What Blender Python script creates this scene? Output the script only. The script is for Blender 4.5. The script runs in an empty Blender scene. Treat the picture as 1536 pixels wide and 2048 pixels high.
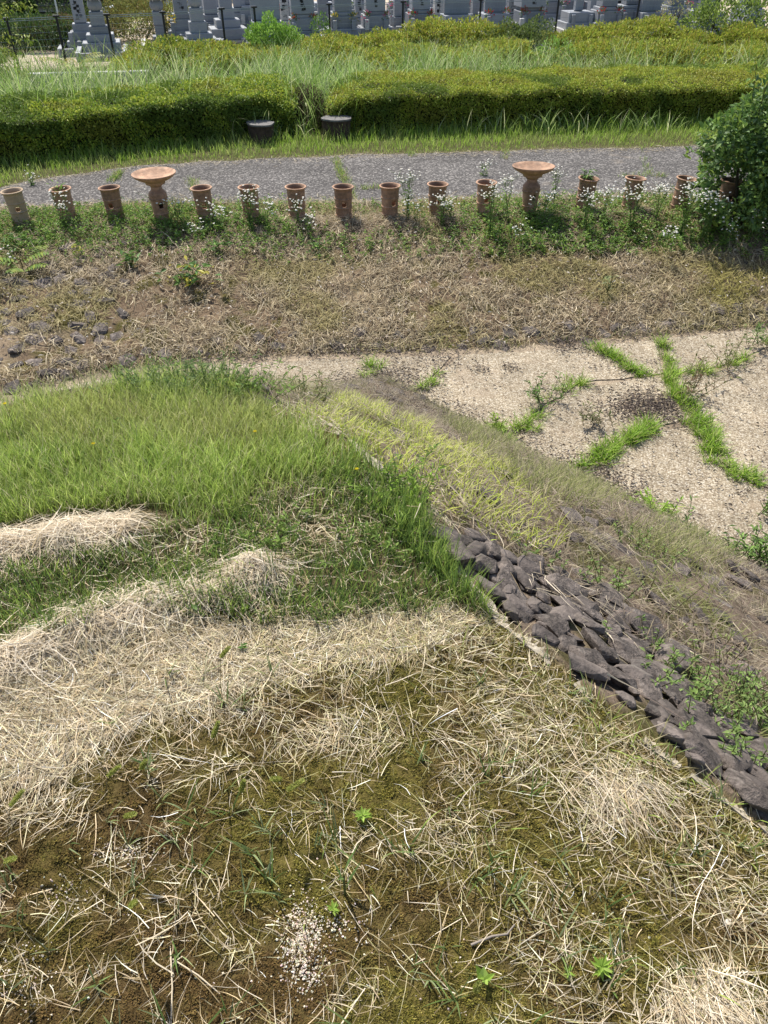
import bpy, bmesh, math, random
import numpy as np
from mathutils import Vector, Matrix
random.seed(7); RNG = np.random.default_rng(11)
S = bpy.context.scene; COL = S.collection
# ------------------------------------------------------------------ camera, sky, sun, exposure
PITCH = math.radians(38.0); FPX = 1538.0; CAMZ = 1.6
cam = bpy.data.objects.new('camera', bpy.data.cameras.new('camera')); COL.objects.link(cam)
cam.location = (0, 0, CAMZ); cam.rotation_euler = (math.radians(90) - PITCH, 0, 0)
cam.data.sensor_fit = 'VERTICAL'; cam.data.sensor_height = 36; cam.data.lens = FPX / 2048 * 36
cam.data.clip_start = .02; cam.data.clip_end = 2000; S.camera = cam
SUN_EL = math.radians(55); SUN_AZ = math.radians(-28)          # azimuth clockwise from +Y: beyond the scene, to the left
w = bpy.data.worlds.new('World'); S.world = w; w.use_nodes = True
nt = w.node_tree; sky = nt.nodes.new('ShaderNodeTexSky'); sky.sky_type = 'NISHITA'; sky.sun_disc = False
sky.sun_elevation = SUN_EL; sky.sun_rotation = SUN_AZ; sky.dust_density = 2.0; sky.air_density = 1.0
bg = nt.nodes['Background']; bg.inputs['Strength'].default_value = .11; nt.links.new(sky.outputs[0], bg.inputs[0])
sl = bpy.data.lights.new('sun', 'SUN'); sl.energy = 4.4; sl.angle = math.radians(.6); sl.color = (1, .95, .86)
sun = bpy.data.objects.new('sun', sl); COL.objects.link(sun)
sd = Vector((math.sin(SUN_AZ) * math.cos(SUN_EL), math.cos(SUN_AZ) * math.cos(SUN_EL), math.sin(SUN_EL)))
sun.rotation_euler = sd.to_track_quat('Z', 'Y').to_euler(); sun.location = sd * 60
S.view_settings.view_transform = 'Standard'; S.view_settings.look = 'None'
S.view_settings.exposure = .72; S.view_settings.gamma = 1; S.view_settings.use_curve_mapping = False
S.cycles.max_bounces = 6; S.cycles.transparent_max_bounces = 4; S.cycles.use_denoising = True

# ------------------------------------------------------------------ survey helpers (photo measurements -> places on the ground)
SP, CP = math.sin(PITCH), math.cos(PITCH)
def on(u, v, z):
    """where the sight line of photo pixel (u, v) meets the level plane z"""
    x, yv = (u - 768) / FPX, (v - 1024) / FPX
    t = (CAMZ - z) / (SP + yv * CP)
    return np.array((x * t, (CP - yv * SP) * t, z))
def xat(u, Y, z): return (u - 768) / FPX * (Y * CP + (CAMZ - z) * SP)
def proj(x, y, z):
    d = y * CP + (CAMZ - z) * SP; d = np.where(d < .05, .05, d)
    return 768 + FPX * x / d, 1024 + FPX * ((CAMZ - z) * CP - y * SP) / d
def lerp(a, b, t): return a + (b - a) * t
def sstep(a, b, x):
    t = np.clip((x - a) / (b - a), 0, 1); return t * t * (3 - 2 * t)
def hsh(i, j, s):
    n = np.sin(i * 127.1 + j * 311.7 + s * 74.7) * 43758.5453; return n - np.floor(n)
def vnoise(x, y, s=0):
    i, j = np.floor(x), np.floor(y); f, g = x - i, y - j; f = f * f * (3 - 2 * f); g = g * g * (3 - 2 * g)
    return lerp(lerp(hsh(i, j, s), hsh(i + 1, j, s), f), lerp(hsh(i, j + 1, s), hsh(i + 1, j + 1, s), f), g)
def fbm(x, y, s=0, o=3):
    x = np.asarray(x, float); y = np.asarray(y, float); r = 0; a = .5; tot = 0
    for k in range(o):
        r = r + a * vnoise(x * 2 ** k + 13.7 * k, y * 2 ** k - 7.1 * k, s + k); tot += a; a *= .5
    return r / tot
def inpoly(px, py, P):
    r = np.zeros(np.shape(px), bool); n = len(P); j = n - 1
    for i in range(n):
        xi, yi, xj, yj = P[i][0], P[i][1], P[j][0], P[j][1]
        if yi != yj: r ^= ((yi > py) != (yj > py)) & (px < (xj - xi) * (py - yi) / (yj - yi) + xi)
        j = i
    return r
def dline(px, py, P, closed=False):
    d = np.full(np.shape(px), 1e9); n = len(P)
    for i in range(n if closed else n - 1):
        ax, ay = P[i][:2]; bx, by = P[(i + 1) % n][:2]; dx, dy = bx - ax, by - ay
        t = np.clip(((px - ax) * dx + (py - ay) * dy) / (dx * dx + dy * dy + 1e-12), 0, 1)
        d = np.minimum(d, np.hypot(px - ax - t * dx, py - ay - t * dy))
    return d
def blob(u, v, cx, cy, rx, ry): return np.exp(-((u - cx) / rx) ** 2 - ((v - cy) / ry) ** 2)

# ------------------------------------------------------------------ the lie of the land
ZF, ZP = -2.6, -1.9                                            # moat floor, path level
MTOP = [(2.6, -1.4), (1.6, -.02), (.85, .907), (.332, 1.546), (.137, 2.0), (-.151, 2.5), (-.45, 2.74), (-.62, 2.95), (-1.0, 3.0), (-1.5, 2.78), (-2.1, 2.25), (-2.7, 1.3), (-3.2, -1.4)]
MTOE = [(5.2, -1.4), (4.3, 2.6)] + [tuple(on(u, v, ZF)[:2]) for u, v in ((1536, 1150), (1250, 1000), (1000, 885), (780, 755))] + [(-.7, 7.5), (-2.0, 6.9), (-3.6, 6.3), (-5.5, 5.2), (-6.5, 3), (-7, -1.4)]
TOE = np.array([on(u, v, ZF)[:2] for u, v in ((-500, 860), (0, 792), (150, 752), (400, 716), (700, 702), (1000, 694), (1200, 678), (1536, 648), (2000, 610))])
POT_PX = [(27, 382), (123, 378), (220, 376), (309, 346), (404, 376), (497, 375), (591, 374), (686, 374), (780, 372), (875, 369), (973, 365), (1068, 333), (1174, 357), (1269, 357), (1369, 357), (1462, 361)]
DISH = (3, 11)
POT = [on(u, v, ZP + (.66 if i in DISH else .45)) for i, (u, v) in enumerate(POT_PX)]
ROWX = np.array([p[0] for p in POT]); ROWY = np.array([p[1] for p in POT])
def rowy(x): return np.interp(x, ROWX, np.convolve(np.pad(ROWY, 1, 'edge'), [.25, .5, .25], 'valid'))
def toey(x): return np.interp(x, TOE[:, 0], TOE[:, 1])
R1 = [on(u, v, .04)[:2] for u, v in ((-150, 1145), (0, 1095), (130, 1068), (262, 1058))]
R2 = [on(u, v, 0)[:2] for u, v in ((-150, 1400), (0, 1345), (150, 1275), (290, 1225), (430, 1205))]
CL = on(515, 1160, 0)[:2]
def zbase(x, y):
    yt, yp = toey(x), rowy(x) - .25
    zb = ZF + (ZP - ZF) * np.clip((y - yt) / (yp - yt), 0, 1) ** .9
    zb = zb - 2.6 * sstep(33, 46, y) * sstep(-9.5, -14, x)
    dE = dline(x, y, MTOP, True); dT = dline(x, y, MTOE, True)
    zm = np.where(inpoly(x, y, MTOP), 0, np.where(inpoly(x, y, MTOE), ZF * (dE / (dE + dT + 1e-9)) ** 1.05, -9))
    return zb, zm, dE
def zf(x, y):
    x = np.asarray(x, float); y = np.asarray(y, float)
    zb, zm, dE = zbase(x, y)
    onm = zm > zb; top = onm & (zm > -.001)
    bump = np.where(top, .022 * (fbm(x * 5, y * 5, 3) - .5) + .012 * (fbm(x * 32, y * 32, 9, 2) - .5), np.where(onm, .10 * (fbm(x * 3, y * 3, 4) - .5), 0))
    bank = (~onm) & (y > toey(x)) & (y < rowy(x) + .3)
    bump = bump + np.where(bank, .09 * (fbm(x * 3, y * 3, 5) - .5), 0)
    s = .05 * np.exp(-(dline(x, y, R1) / .12) ** 2) + .045 * np.exp(-(dline(x, y, R2) / .11) ** 2) + .07 * np.exp(-((x - CL[0]) ** 2 + (y - CL[1]) ** 2) / .075 ** 2)
    bump = bump + np.where(top, s * (.75 + .5 * fbm(x * 9, y * 9, 6)), 0)
    return np.maximum(zb, zm) + bump

# ------------------------------------------------------------------ mesh helpers
class MB:
    def __init__(s): s.V = []; s.Q = []; s.T = []; s.C = []; s.n = 0
    def add(s, V, Q=None, T=None, col=(.5, .5, .5)):
        V = np.asarray(V, float).reshape(-1, 3); c = np.asarray(col, float)
        if c.ndim == 1: c = np.tile(c, (len(V), 1))
        if Q is not None and len(Q): s.Q.append(np.asarray(Q, int).reshape(-1, 4) + s.n)
        if T is not None and len(T): s.T.append(np.asarray(T, int).reshape(-1, 3) + s.n)
        s.V.append(V); s.C.append(c[:, :3]); s.n += len(V)
    def mesh(s, name, smooth=False):
        V = np.concatenate(s.V); C = np.concatenate(s.C)
        Q = np.concatenate(s.Q) if s.Q else np.zeros((0, 4), int); T = np.concatenate(s.T) if s.T else np.zeros((0, 3), int)
        m = bpy.data.meshes.new(name); m.vertices.add(len(V)); m.vertices.foreach_set('co', V.astype(np.float32).ravel())
        nl = Q.size + T.size; m.loops.add(nl); m.polygons.add(len(Q) + len(T))
        m.loops.foreach_set('vertex_index', np.concatenate([Q.ravel(), T.ravel()]).astype(np.int32))
        m.polygons.foreach_set('loop_start', np.concatenate([np.arange(len(Q)) * 4, Q.size + np.arange(len(T)) * 3]).astype(np.int32))
        a = m.attributes.new('tint', 'FLOAT_COLOR', 'POINT')
        a.data.foreach_set('color', np.hstack([C, np.ones((len(C), 1))]).astype(np.float32).ravel())
        m.polygons.foreach_set('use_smooth', np.full(len(m.polygons), bool(smooth)))
        m.update(calc_edges=True); m.validate(); return m
    def obj(s, name, mat, parent=None, smooth=False, kind=None, loc=None):
        return link(name, s.mesh(name, smooth), mat, parent, kind, loc)
def link(name, me, mat, parent=None, kind=None, loc=None):
    if mat and not me.materials: me.materials.append(mat)
    o = bpy.data.objects.new(name, me); COL.objects.link(o)
    if parent: o.parent = parent
    if kind: o['kind'] = kind
    if loc is not None: o.location = loc
    return o
def tag(o, label, cat, group=None, kind=None):
    o['label'] = label; o['category'] = cat
    if group: o['group'] = group
    if kind: o['kind'] = kind
    return o
def thing(name, label, cat, loc=(0, 0, 0), rz=0, group=None):
    o = bpy.data.objects.new(name, None); COL.objects.link(o); o.location = loc; o.rotation_euler = (0, 0, rz); o.empty_display_size = .1
    return tag(o, label, cat, group)
def kids(o): return [c for c in bpy.data.objects if c.parent == o]
def copy_tree(o, parent=None, ch=None):
    c = o.copy(); COL.objects.link(c)
    if parent: c.parent = parent
    for k in kids(o): copy_tree(k, c)
    return c
def cvar(base, n, amp=.2, hue=.06):
    c = np.tile(np.asarray(base, float), (n, 1)) * np.exp(RNG.normal(0, amp, (n, 1))); return np.clip(c * np.exp(RNG.normal(0, hue, (n, 3))), 0, .95)
def pick(cols, n, p=None, amp=.18):
    i = RNG.choice(len(cols), n, p=p); c = np.asarray(cols, float)[i] * np.exp(RNG.normal(0, amp, (n, 1))); return np.clip(c, 0, .95)
def grass(mb, P, L, W, az, th0, th1, col, seg=3, tip=1.0):
    """upright or arching blades: th = angle from the vertical at the foot and at the tip"""
    n = len(P)
    if not n: return
    L, W, az, th0, th1 = (np.broadcast_to(np.asarray(a, float), (n,)) for a in (L, W, az, th0, th1))
    h = np.stack([np.sin(az), np.cos(az), 0 * az], 1); r = az + math.pi / 2 + RNG.normal(0, .5, n)
    wv = np.stack([np.sin(r), np.cos(r), 0 * az], 1); p = np.array(P, float); rows = []
    tap = {1: [1, 0], 2: [1, .75, 0], 3: [.8, 1, .65, 0], 4: [.8, 1, .85, .5, 0]}[seg]
    vs = []; cs = []; col = np.broadcast_to(np.asarray(col, float), (n, 3))
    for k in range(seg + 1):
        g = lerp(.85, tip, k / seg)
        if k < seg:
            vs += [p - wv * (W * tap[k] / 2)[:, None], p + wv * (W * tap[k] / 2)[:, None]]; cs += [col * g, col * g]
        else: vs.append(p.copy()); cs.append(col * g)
        th = lerp(th0, th1, (k + .5) / seg)
        p = p + (np.sin(th)[:, None] * h + np.cos(th)[:, None] * np.array((0, 0, 1))) * (L / seg)[:, None]
    m = 2 * seg + 1; V = np.stack(vs, 1).reshape(-1, 3); C = np.stack(cs, 1).reshape(-1, 3); b = (np.arange(n) * m)[:, None]
    Q = [b + np.array([2 * k, 2 * k + 1, 2 * k + 3, 2 * k + 2]) for k in range(seg - 1)]
    mb.add(V, np.concatenate(Q) if Q else None, b + np.array([m - 3, m - 2, m - 1]), C)
def straws(mb, x, y, L, W, az, col, lift=.006, bend=.5, hz=zf, tilt=.12, tip=.15):
    """blades lying on the ground, draped over its bumps"""
    n = len(x)
    if not n: return
    L, W = (np.broadcast_to(np.asarray(a, float), (n,)) for a in (L, W)); col = np.broadcast_to(np.asarray(col, float), (n, 3))
    bd = RNG.normal(0, bend, n); l0 = np.abs(RNG.normal(0, lift, n)) + .002; tl = RNG.normal(0, tilt, n); vs = []; seg = 3
    px, py = x.copy(), y.copy()
    for k in range(seg + 1):
        a = az + bd * (k / seg - .5); z = hz(px, py) + l0 + np.maximum(0, tl * L * (k / seg)) + np.maximum(0, -tl * L * (1 - k / seg))
        ww = W * (1, 1, .8, tip)[k] / 2; rl = RNG.normal(0, .4, n) * ww
        qx, qy = np.cos(a) * ww, -np.sin(a) * ww
        vs += [np.stack([px - qx, py - qy, z - rl], 1), np.stack([px + qx, py + qy, z + rl], 1)]
        px = px + np.sin(a) * L / seg; py = py + np.cos(a) * L / seg
    V = np.stack(vs, 1).reshape(-1, 3); b = (np.arange(n) * 8)[:, None]
    mb.add(V, np.concatenate([b + np.array([2 * k, 2 * k + 1, 2 * k + 3, 2 * k + 2]) for k in range(seg)]), None, np.repeat(col, 8, 0))
def unit(v): return v / (np.linalg.norm(v, axis=-1, keepdims=True) + 1e-9)
def leaves(mb, P, D, N, L, W, col, fold=.25):
    n = len(P)
    if not n: return
    D = unit(np.asarray(D, float)); R = unit(np.cross(D, N)); N2 = np.cross(R, D)
    L, W = (np.broadcast_to(np.asarray(a, float), (n,))[:, None] for a in (L, W)); col = np.broadcast_to(np.asarray(col, float), (n, 3))
    P = np.asarray(P, float); M = P + D * L * .45
    V = np.stack([P, M + R * W / 2 + N2 * W * fold, P + D * L - N2 * L * .1, M - R * W / 2 + N2 * W * fold], 1).reshape(-1, 3)
    b = (np.arange(n) * 4)[:, None]
    mb.add(V, None, np.concatenate([b + np.array([0, 1, 2]), b + np.array([0, 2, 3])]), np.repeat(col, 4, 0))
def tube(mb, pts, r0, r1, col=(.1, .12, .03), n=5):
    pts = np.asarray(pts, float); m = len(pts); V = []
    for i in range(m):
        d = unit(pts[min(i + 1, m - 1)] - pts[max(i - 1, 0)]); a = unit(np.cross(d, (0.31, .9, .2))); b = np.cross(d, a); r = lerp(r0, r1, i / (m - 1))
        V += [pts[i] + r * (math.cos(t) * a + math.sin(t) * b) for t in np.linspace(0, 2 * math.pi, n, False)]
    Q = [[i * n + j, i * n + (j + 1) % n, (i + 1) * n + (j + 1) % n, (i + 1) * n + j] for i in range(m - 1) for j in range(n)]
    mb.add(V, Q, None, col)
def box(mb, c, s, rz=0, col=(.5, .5, .5), bev=0.0, taper=1.0):
    x, y, z = (k / 2 for k in s); b = min(bev, x * .4, y * .4, z * .4); rings = []
    cs, sn = math.cos(rz), math.sin(rz)
    prof = [(-z, b, 1), (-z + b, 0, 1), (z - b, 0, taper), (z, b, taper)] if b > 0 else [(-z, 0, 1), (z, 0, taper)]
    V = []
    for zz, ins, tp in prof:
        X, Y = x * tp - ins, y * tp - ins
        V += [(-X, -Y, zz), (X, -Y, zz), (X, Y, zz), (-X, Y, zz)]
    m = len(prof); Q = [[0, 3, 2, 1], [4 * m - 4, 4 * m - 3, 4 * m - 2, 4 * m - 1]]
    Q += [[4 * i + j, 4 * i + (j + 1) % 4, 4 * i + 4 + (j + 1) % 4, 4 * i + 4 + j] for i in range(m - 1) for j in range(4)]
    V = np.array(V); V = np.stack([V[:, 0] * cs - V[:, 1] * sn + c[0], V[:, 0] * sn + V[:, 1] * cs + c[1], V[:, 2] + c[2]], 1)
    mb.add(V, Q, None, col)
def lathe(mb, prof, n=32, col=(.5, .5, .5), c=(0, 0, 0)):
    V = [(c[0] + r * math.cos(t), c[1] + r * math.sin(t), c[2] + z) for r, z in prof for t in np.linspace(0, 2 * math.pi, n, False)]
    Q = [[i * n + j, i * n + (j + 1) % n, (i + 1) * n + (j + 1) % n, (i + 1) * n + j] for i in range(len(prof) - 1) for j in range(n)]
    mb.add(V, Q, None, col)
def prism(mb, poly, z0, z1, col=(.5, .5, .5), inset=0):
    P = np.asarray(poly, float)[:, :2]; n = len(P); c = P.mean(0)
    if np.sum(P[:, 0] * np.roll(P[:, 1], -1) - P[:, 1] * np.roll(P[:, 0], -1)) < 0: P = P[::-1]
    bm = bmesh.new(); top = [bm.verts.new((*p, z1)) for p in P]; f = bm.faces.new(top)
    r = bmesh.ops.extrude_face_region(bm, geom=[f])
    for v in r['geom']:
        if isinstance(v, bmesh.types.BMVert): v.co.z = z0
    bmesh.ops.triangulate(bm, faces=bm.faces[:]); bm.normal_update(); bm.verts.index_update()
    mb.add([v.co[:] for v in bm.verts], None, [[v.index for v in f.verts] for f in bm.faces], col); bm.free()
def rock_mesh(name, mat, seed, sx=1, sy=.75, sz=.5, npt=15):
    r = random.Random(seed); bm = bmesh.new()
    for _ in range(npt):
        v = Vector((r.uniform(-1, 1), r.uniform(-1, 1), r.uniform(-1, 1))); v = v / max(.6, v.length) if v.length > .2 else v
        k = max(abs(v.x), abs(v.y), abs(v.z)); v = v.lerp(v / max(k, .3), .55)
        bm.verts.new((v.x * sx / 2, v.y * sy / 2, v.z * sz / 2))
    res = bmesh.ops.convex_hull(bm, input=bm.verts[:])
    bmesh.ops.delete(bm, geom=list({g for g in res['geom_interior'] + res['geom_unused'] if isinstance(g, bmesh.types.BMVert)}), context='VERTS')
    bmesh.ops.dissolve_limit(bm, angle_limit=.25, verts=bm.verts[:], edges=bm.edges[:])
    bmesh.ops.bevel(bm, geom=bm.edges[:], offset=.028, segments=1, affect='EDGES', clamp_overlap=True)
    bmesh.ops.triangulate(bm, faces=bm.faces[:])
    me = bpy.data.meshes.new(name); bm.to_mesh(me); bm.free(); me.materials.append(mat); return me

# ------------------------------------------------------------------ materials
def mat(name, col=(.5, .5, .5), rough=.8, attr=False, noise=None, bump=None, spec=.3, trans=0, vor=None, objrnd=0, metal=0, stain=None):
    """noise=(scale, lo, hi) multiplies the colour; bump=(scale, strength, distance); vor=(scale, colours) pebbles; stain=(scale, colour, lo, hi)"""
    m = bpy.data.materials.new(name); m.use_nodes = True; t = m.node_tree; N = t.nodes; K = t.links
    p = N['Principled BSDF']; p.inputs['Roughness'].default_value = rough; p.inputs['Specular IOR Level'].default_value = spec; p.inputs['Metallic'].default_value = metal
    tc = N.new('ShaderNodeTexCoord').outputs['Object']
    if attr: a = N.new('ShaderNodeAttribute'); a.attribute_name = 'tint'; c = a.outputs['Color']
    else: a = N.new('ShaderNodeRGB'); a.outputs[0].default_value = (*col, 1); c = a.outputs[0]
    def mul(c, fac_out):
        x = N.new('ShaderNodeMix'); x.data_type = 'RGBA'; x.blend_type = 'MULTIPLY'; x.inputs[0].default_value = 1
        K.new(c, x.inputs[6]); K.new(fac_out, x.inputs[7]); return x.outputs[2]
    def nz(scale, det=4, ro=.6):
        n = N.new('ShaderNodeTexNoise'); n.inputs['Scale'].default_value = scale; n.inputs['Detail'].default_value = det; n.inputs['Roughness'].default_value = ro
        K.new(tc, n.inputs['Vector']); return n.outputs[0]
    def mr(o, lo, hi, a=.3, b=.7):
        r = N.new('ShaderNodeMapRange'); r.inputs[1].default_value = a; r.inputs[2].default_value = b; r.inputs[3].default_value = lo; r.inputs[4].default_value = hi
        K.new(o, r.inputs[0]); return r.outputs[0]
    hgt = None
    if vor:
        v = N.new('ShaderNodeTexVoronoi'); v.inputs['Scale'].default_value = vor[0]; K.new(tc, v.inputs['Vector'])
        s = N.new('ShaderNodeSeparateColor'); K.new(v.outputs['Color'], s.inputs[0])
        r = N.new('ShaderNodeValToRGB'); e = r.color_ramp.elements; r.color_ramp.interpolation = 'CONSTANT'
        for i, cc in enumerate(vor[1]):
            el = e[i] if i < 2 else e.new(i / len(vor[1])); el.position = i / len(vor[1]); el.color = (*cc, 1)
        K.new(s.outputs[0], r.inputs[0]); c = mul(r.outputs[0], mr(v.outputs['Distance'], 1.1, .75, .2, .7)); hgt = v.outputs['Distance']
    for (sc, lo, hi) in (noise or []): c = mul(c, mr(nz(sc), lo, hi))
    if stain:
        x = N.new('ShaderNodeMix'); x.data_type = 'RGBA'; K.new(mr(nz(stain[0], 5, .65), 0, 1, stain[2], stain[3]), x.inputs[0]); K.new(c, x.inputs[6]); x.inputs[7].default_value = (*stain[1], 1); c = x.outputs[2]
    if objrnd: oi = N.new('ShaderNodeObjectInfo'); c = mul(c, mr(oi.outputs['Random'], 1 - objrnd, 1 + objrnd, 0, 1))
    K.new(c, p.inputs['Base Color'])
    if bump or hgt:
        b = N.new('ShaderNodeBump'); b.inputs['Strength'].default_value = bump[1]; b.inputs['Distance'].default_value = bump[2]
        if hgt: b.invert = True
        K.new(hgt if hgt else nz(bump[0], 6, .65), b.inputs['Height']); K.new(b.outputs[0], p.inputs['Normal'])
    if trans:
        tr = N.new('ShaderNodeBsdfTranslucent'); K.new(c, tr.inputs[0]); mx = N.new('ShaderNodeMixShader'); mx.inputs[0].default_value = trans
        K.new(p.outputs[0], mx.inputs[1]); K.new(tr.outputs[0], mx.inputs[2]); K.new(mx.outputs[0], N['Material Output'].inputs[0])
    return m
M = {
 'ground': mat('ground', attr=True, rough=.95, noise=[(60, .55, 1.45), (9, .8, 1.2)], bump=(90, .9, .012), spec=.1),
 'veg': mat('veg', attr=True, rough=.6, trans=.42, spec=.25),
 'leaf': mat('leaf', attr=True, rough=.55, trans=.3, spec=.28),
 'dry': mat('dry', attr=True, rough=.7, trans=.2, spec=.2),
 'stone': mat('stone', (.115, .095, .083), .75, noise=[(2.5, .6, 1.4), (9, .55, 1.45), (45, .7, 1.3)], bump=(14, .9, .02), objrnd=.45, stain=(5, (.21, .19, .165), .58, .78)),
 'gravel': mat('gravel', rough=.9, vor=(75, [(.325, .27, .19), (.20, .155, .105), (.42, .36, .265), (.26, .21, .145), (.355, .295, .21), (.50, .445, .355)]), noise=[(.8, .78, 1.12), (3.5, .82, 1.12), (11, .88, 1.1)], bump=(1, .7, .006), spec=.2, stain=(1.6, (.27, .21, .15), .56, .8)),
 'path': mat('path', rough=.9, vor=(42, [(.07, .065, .062), (.10, .094, .09), (.05, .046, .045), (.23, .215, .2), (.083, .077, .074), (.125, .117, .11)]), noise=[(.9, .8, 1.2)], bump=(1, .6, .006), spec=.2, stain=(1.1, (.33, .28, .22), .6, .85)),
 'clay': mat('clay', (.37, .225, .145), .8, noise=[(3.5, .6, 1.25), (14, .75, 1.2), (60, .85, 1.12)], bump=(80, .3, .003), objrnd=.2, stain=(6, (.36, .26, .19), .55, .85)),
 'pale_clay': mat('pale_clay', (.36, .27, .18), .85, noise=[(7, .8, 1.15), (60, .9, 1.1)], bump=(80, .25, .003)),
 'granite': mat('granite', (.235, .25, .275), .5, noise=[(90, .82, 1.18), (2, .9, 1.1)], spec=.5, objrnd=.22),
 'pale_granite': mat('pale_granite', (.42, .42, .41), .6, noise=[(60, .85, 1.12), (3, .85, 1.1)], objrnd=.12),
 'concrete': mat('concrete', (.34, .30, .235), .9, noise=[(14, .65, 1.25), (90, .8, 1.2)], bump=(60, .6, .006)),
 'black': mat('black', (.012, .013, .018), .45, spec=.4), 'wire': mat('wire', (.30, .33, .34), .5, spec=.4),
 'bark': mat('bark', (.055, .038, .028), .9, noise=[(14, .5, 1.5)], bump=(25, .9, .02)),
 'cutwood': mat('cutwood', (.14, .135, .13), .8, noise=[(20, .75, 1.2)], bump=(40, .3, .005)),
 'flower': mat('flower', attr=True, rough=.7, trans=.3), 'wall_dark': mat('wall_dark', (.035, .03, .028), .8, noise=[(3, .7, 1.3)]),
 'white': mat('white', (.75, .75, .74), .5, noise=[(5, .9, 1.05)]), 'paint': mat('paint', (.70, .73, .76), .25, spec=.6), 'glass': mat('glass', (.08, .1, .12), .08, spec=.8),
 'tyre': mat('tyre', (.02, .02, .02), .8), 'roof': mat('roof', (.05, .05, .055), .6, noise=[(4, .7, 1.3)]),
}
def shelled(): pass
# ------------------------------------------------------------------ where things grow (zones traced on the survey photo, read through the world position)
LUSH = [(-500, 880), (0, 838), (120, 812), (250, 784), (400, 778), (500, 778), (548, 826), (620, 872), (725, 940), (690, 968), (630, 952), (520, 985), (420, 1042), (280, 1048), (180, 1068), (0, 1095), (-500, 1200)]
DARK = [(-500, 1190), (0, 1100), (280, 1048), (420, 1040), (520, 985), (640, 950), (720, 935), (830, 1012), (900, 1110), (985, 1232), (900, 1215), (700, 1238), (520, 1258), (250, 1215), (120, 1262), (0, 1300), (-500, 1380)]
MAT = [(-500, 1360), (0, 1292), (130, 1252), (260, 1215), (520, 1258), (700, 1240), (900, 1215), (975, 1255), (850, 1300), (690, 1335), (560, 1370), (420, 1400), (300, 1425), (240, 1455), (185, 1520), (110, 1572), (0, 1585), (-500, 1640)]
STRIP = [(840, 1235), (1000, 1238), (1250, 1455), (1540, 1670), (1800, 1850), (1800, 2050), (1400, 1830), (1180, 1700), (1000, 1540), (860, 1400)]
YEL = [(560, 815), (640, 795), (770, 812), (900, 880), (1010, 940), (1100, 1040), (1140, 1100), (1080, 1110), (1000, 1085), (900, 1065), (830, 1015), (760, 955), (700, 885), (620, 850)]
BARE = [(835, 1045), (930, 1070), (1110, 1165), (1260, 1285), (1370, 1400), (1560, 1530), (1700, 1800), (1250, 1460), (1000, 1245)]
def zone(u, v, P, j=22):
    a = (fbm(u / 60., v / 60., 21) - .5) * 4 * j; b = (fbm(u / 60., v / 60., 31) - .5) * 4 * j
    return inpoly(u + a, v + b, P)
def straw_cover(u, v):
    """how thickly dead straw lies on the mound top, 0..1"""
    d = np.where(zone(u, v, MAT, 10), 1.0, 0); d = np.maximum(d, np.where(zone(u, v, STRIP, 18), .34, 0))
    for c in ((1235, 1590, 55, 80, .8), (1410, 1985, 80, 75, .95), (1470, 1800, 110, 60, .45), (690, 1470, 150, 45, .6), (900, 1660, 150, 70, .35), (1020, 1480, 150, 80, .4), (430, 1420, 180, 40, .6), (1000, 1800, 160, 60, .22), (100, 1620, 130, 40, .5), (1260, 1720, 120, 60, .35)): d = np.maximum(d, c[4] * blob(u, v, *c[:4]))
    base = .08 + .19 * (fbm(u / 120., v / 90., 5) > .52) - .06 * sstep(900, 200, u) * sstep(1550, 1750, v)
    return np.maximum(d, np.where(v > 1235, np.maximum(base, .02), 0)) * (1 - .85 * blob(u, v, 610, 1890, 60, 80))
# ------------------------------------------------------------------ ground sheet
def steps(pts):
    out = [pts[0][0]]
    for (a, s0), (b, s1) in zip(pts[:-1], pts[1:]):
        x = a
        while x < b - 1e-6:
            s = lerp(s0, s1, (x - a) / (b - a)); x = min(x + s, b); out.append(x)
    return np.array(out)
xs = steps([(-400, 90), (-60, 8), (-14, .5), (-6, .12), (-2.0, .05), (-1.7, .016), (1.55, .016), (2.0, .04), (5.5, .06), (14, .4), (60, 8), (400, 90)])
ys = steps([(-40, 6), (-3, .4), (.1, .04), (.45, .014), (3.05, .018), (3.4, .05), (9.6, .06), (12.5, .09), (20, .4), (48, 1.2), (120, 8), (900, 120)])
X, Y = np.meshgrid(xs, ys); xf, yf = X.ravel(), Y.ravel(); zfl = zf(xf, yf)
top = inpoly(xf, yf, MTOP); ins = inpoly(xf, yf, MTOE) & ~top
u, v = proj(xf, yf, zfl)
n1, n2 = fbm(xf * 6, yf * 6, 41), fbm(xf * 22, yf * 22, 42); na = fbm(xf * 1.3, yf * 1.3, 43)
def mixc(c, d, t): return c * (1 - t[:, None]) + np.asarray(d)[None] * t[:, None]
C = np.tile(np.array((.07, .065, .028)), (len(xf), 1))                              # soil under far grass
C[yf > np.interp(xf, [-10, -3.9, 0, 3, 11], [24.0, 27.2, 28.7, 29.6, 30.3]) + .4] = (.42, .35, .27)
C[(yf > 24) & (xf < -11)] = (.10, .09, .04)
bank = (yf > toey(xf)) & (yf < rowy(xf) + .6) & ~ins & ~top
cb = mixc(np.tile(np.array((.16, .115, .075)), (len(xf), 1)), (.085, .075, .022), sstep(.52, .62, n1)); cb = mixc(cb, (.26, .2, .135), sstep(.55, .7, na) * .6)
C[bank] = cb[bank]
cf = mixc(np.tile(np.array((.31, .25, .18)), (len(xf), 1)), (.19, .15, .11), .6 * sstep(.5, .65, n1)); fl = (yf <= toey(xf)) & ~top & ~ins; C[fl] = cf[fl]
cs = mixc(np.tile(np.array((.15, .115, .085)), (len(xf), 1)), (.08, .07, .03), sstep(.5, .65, n1)); C[ins] = cs[ins]
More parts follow.
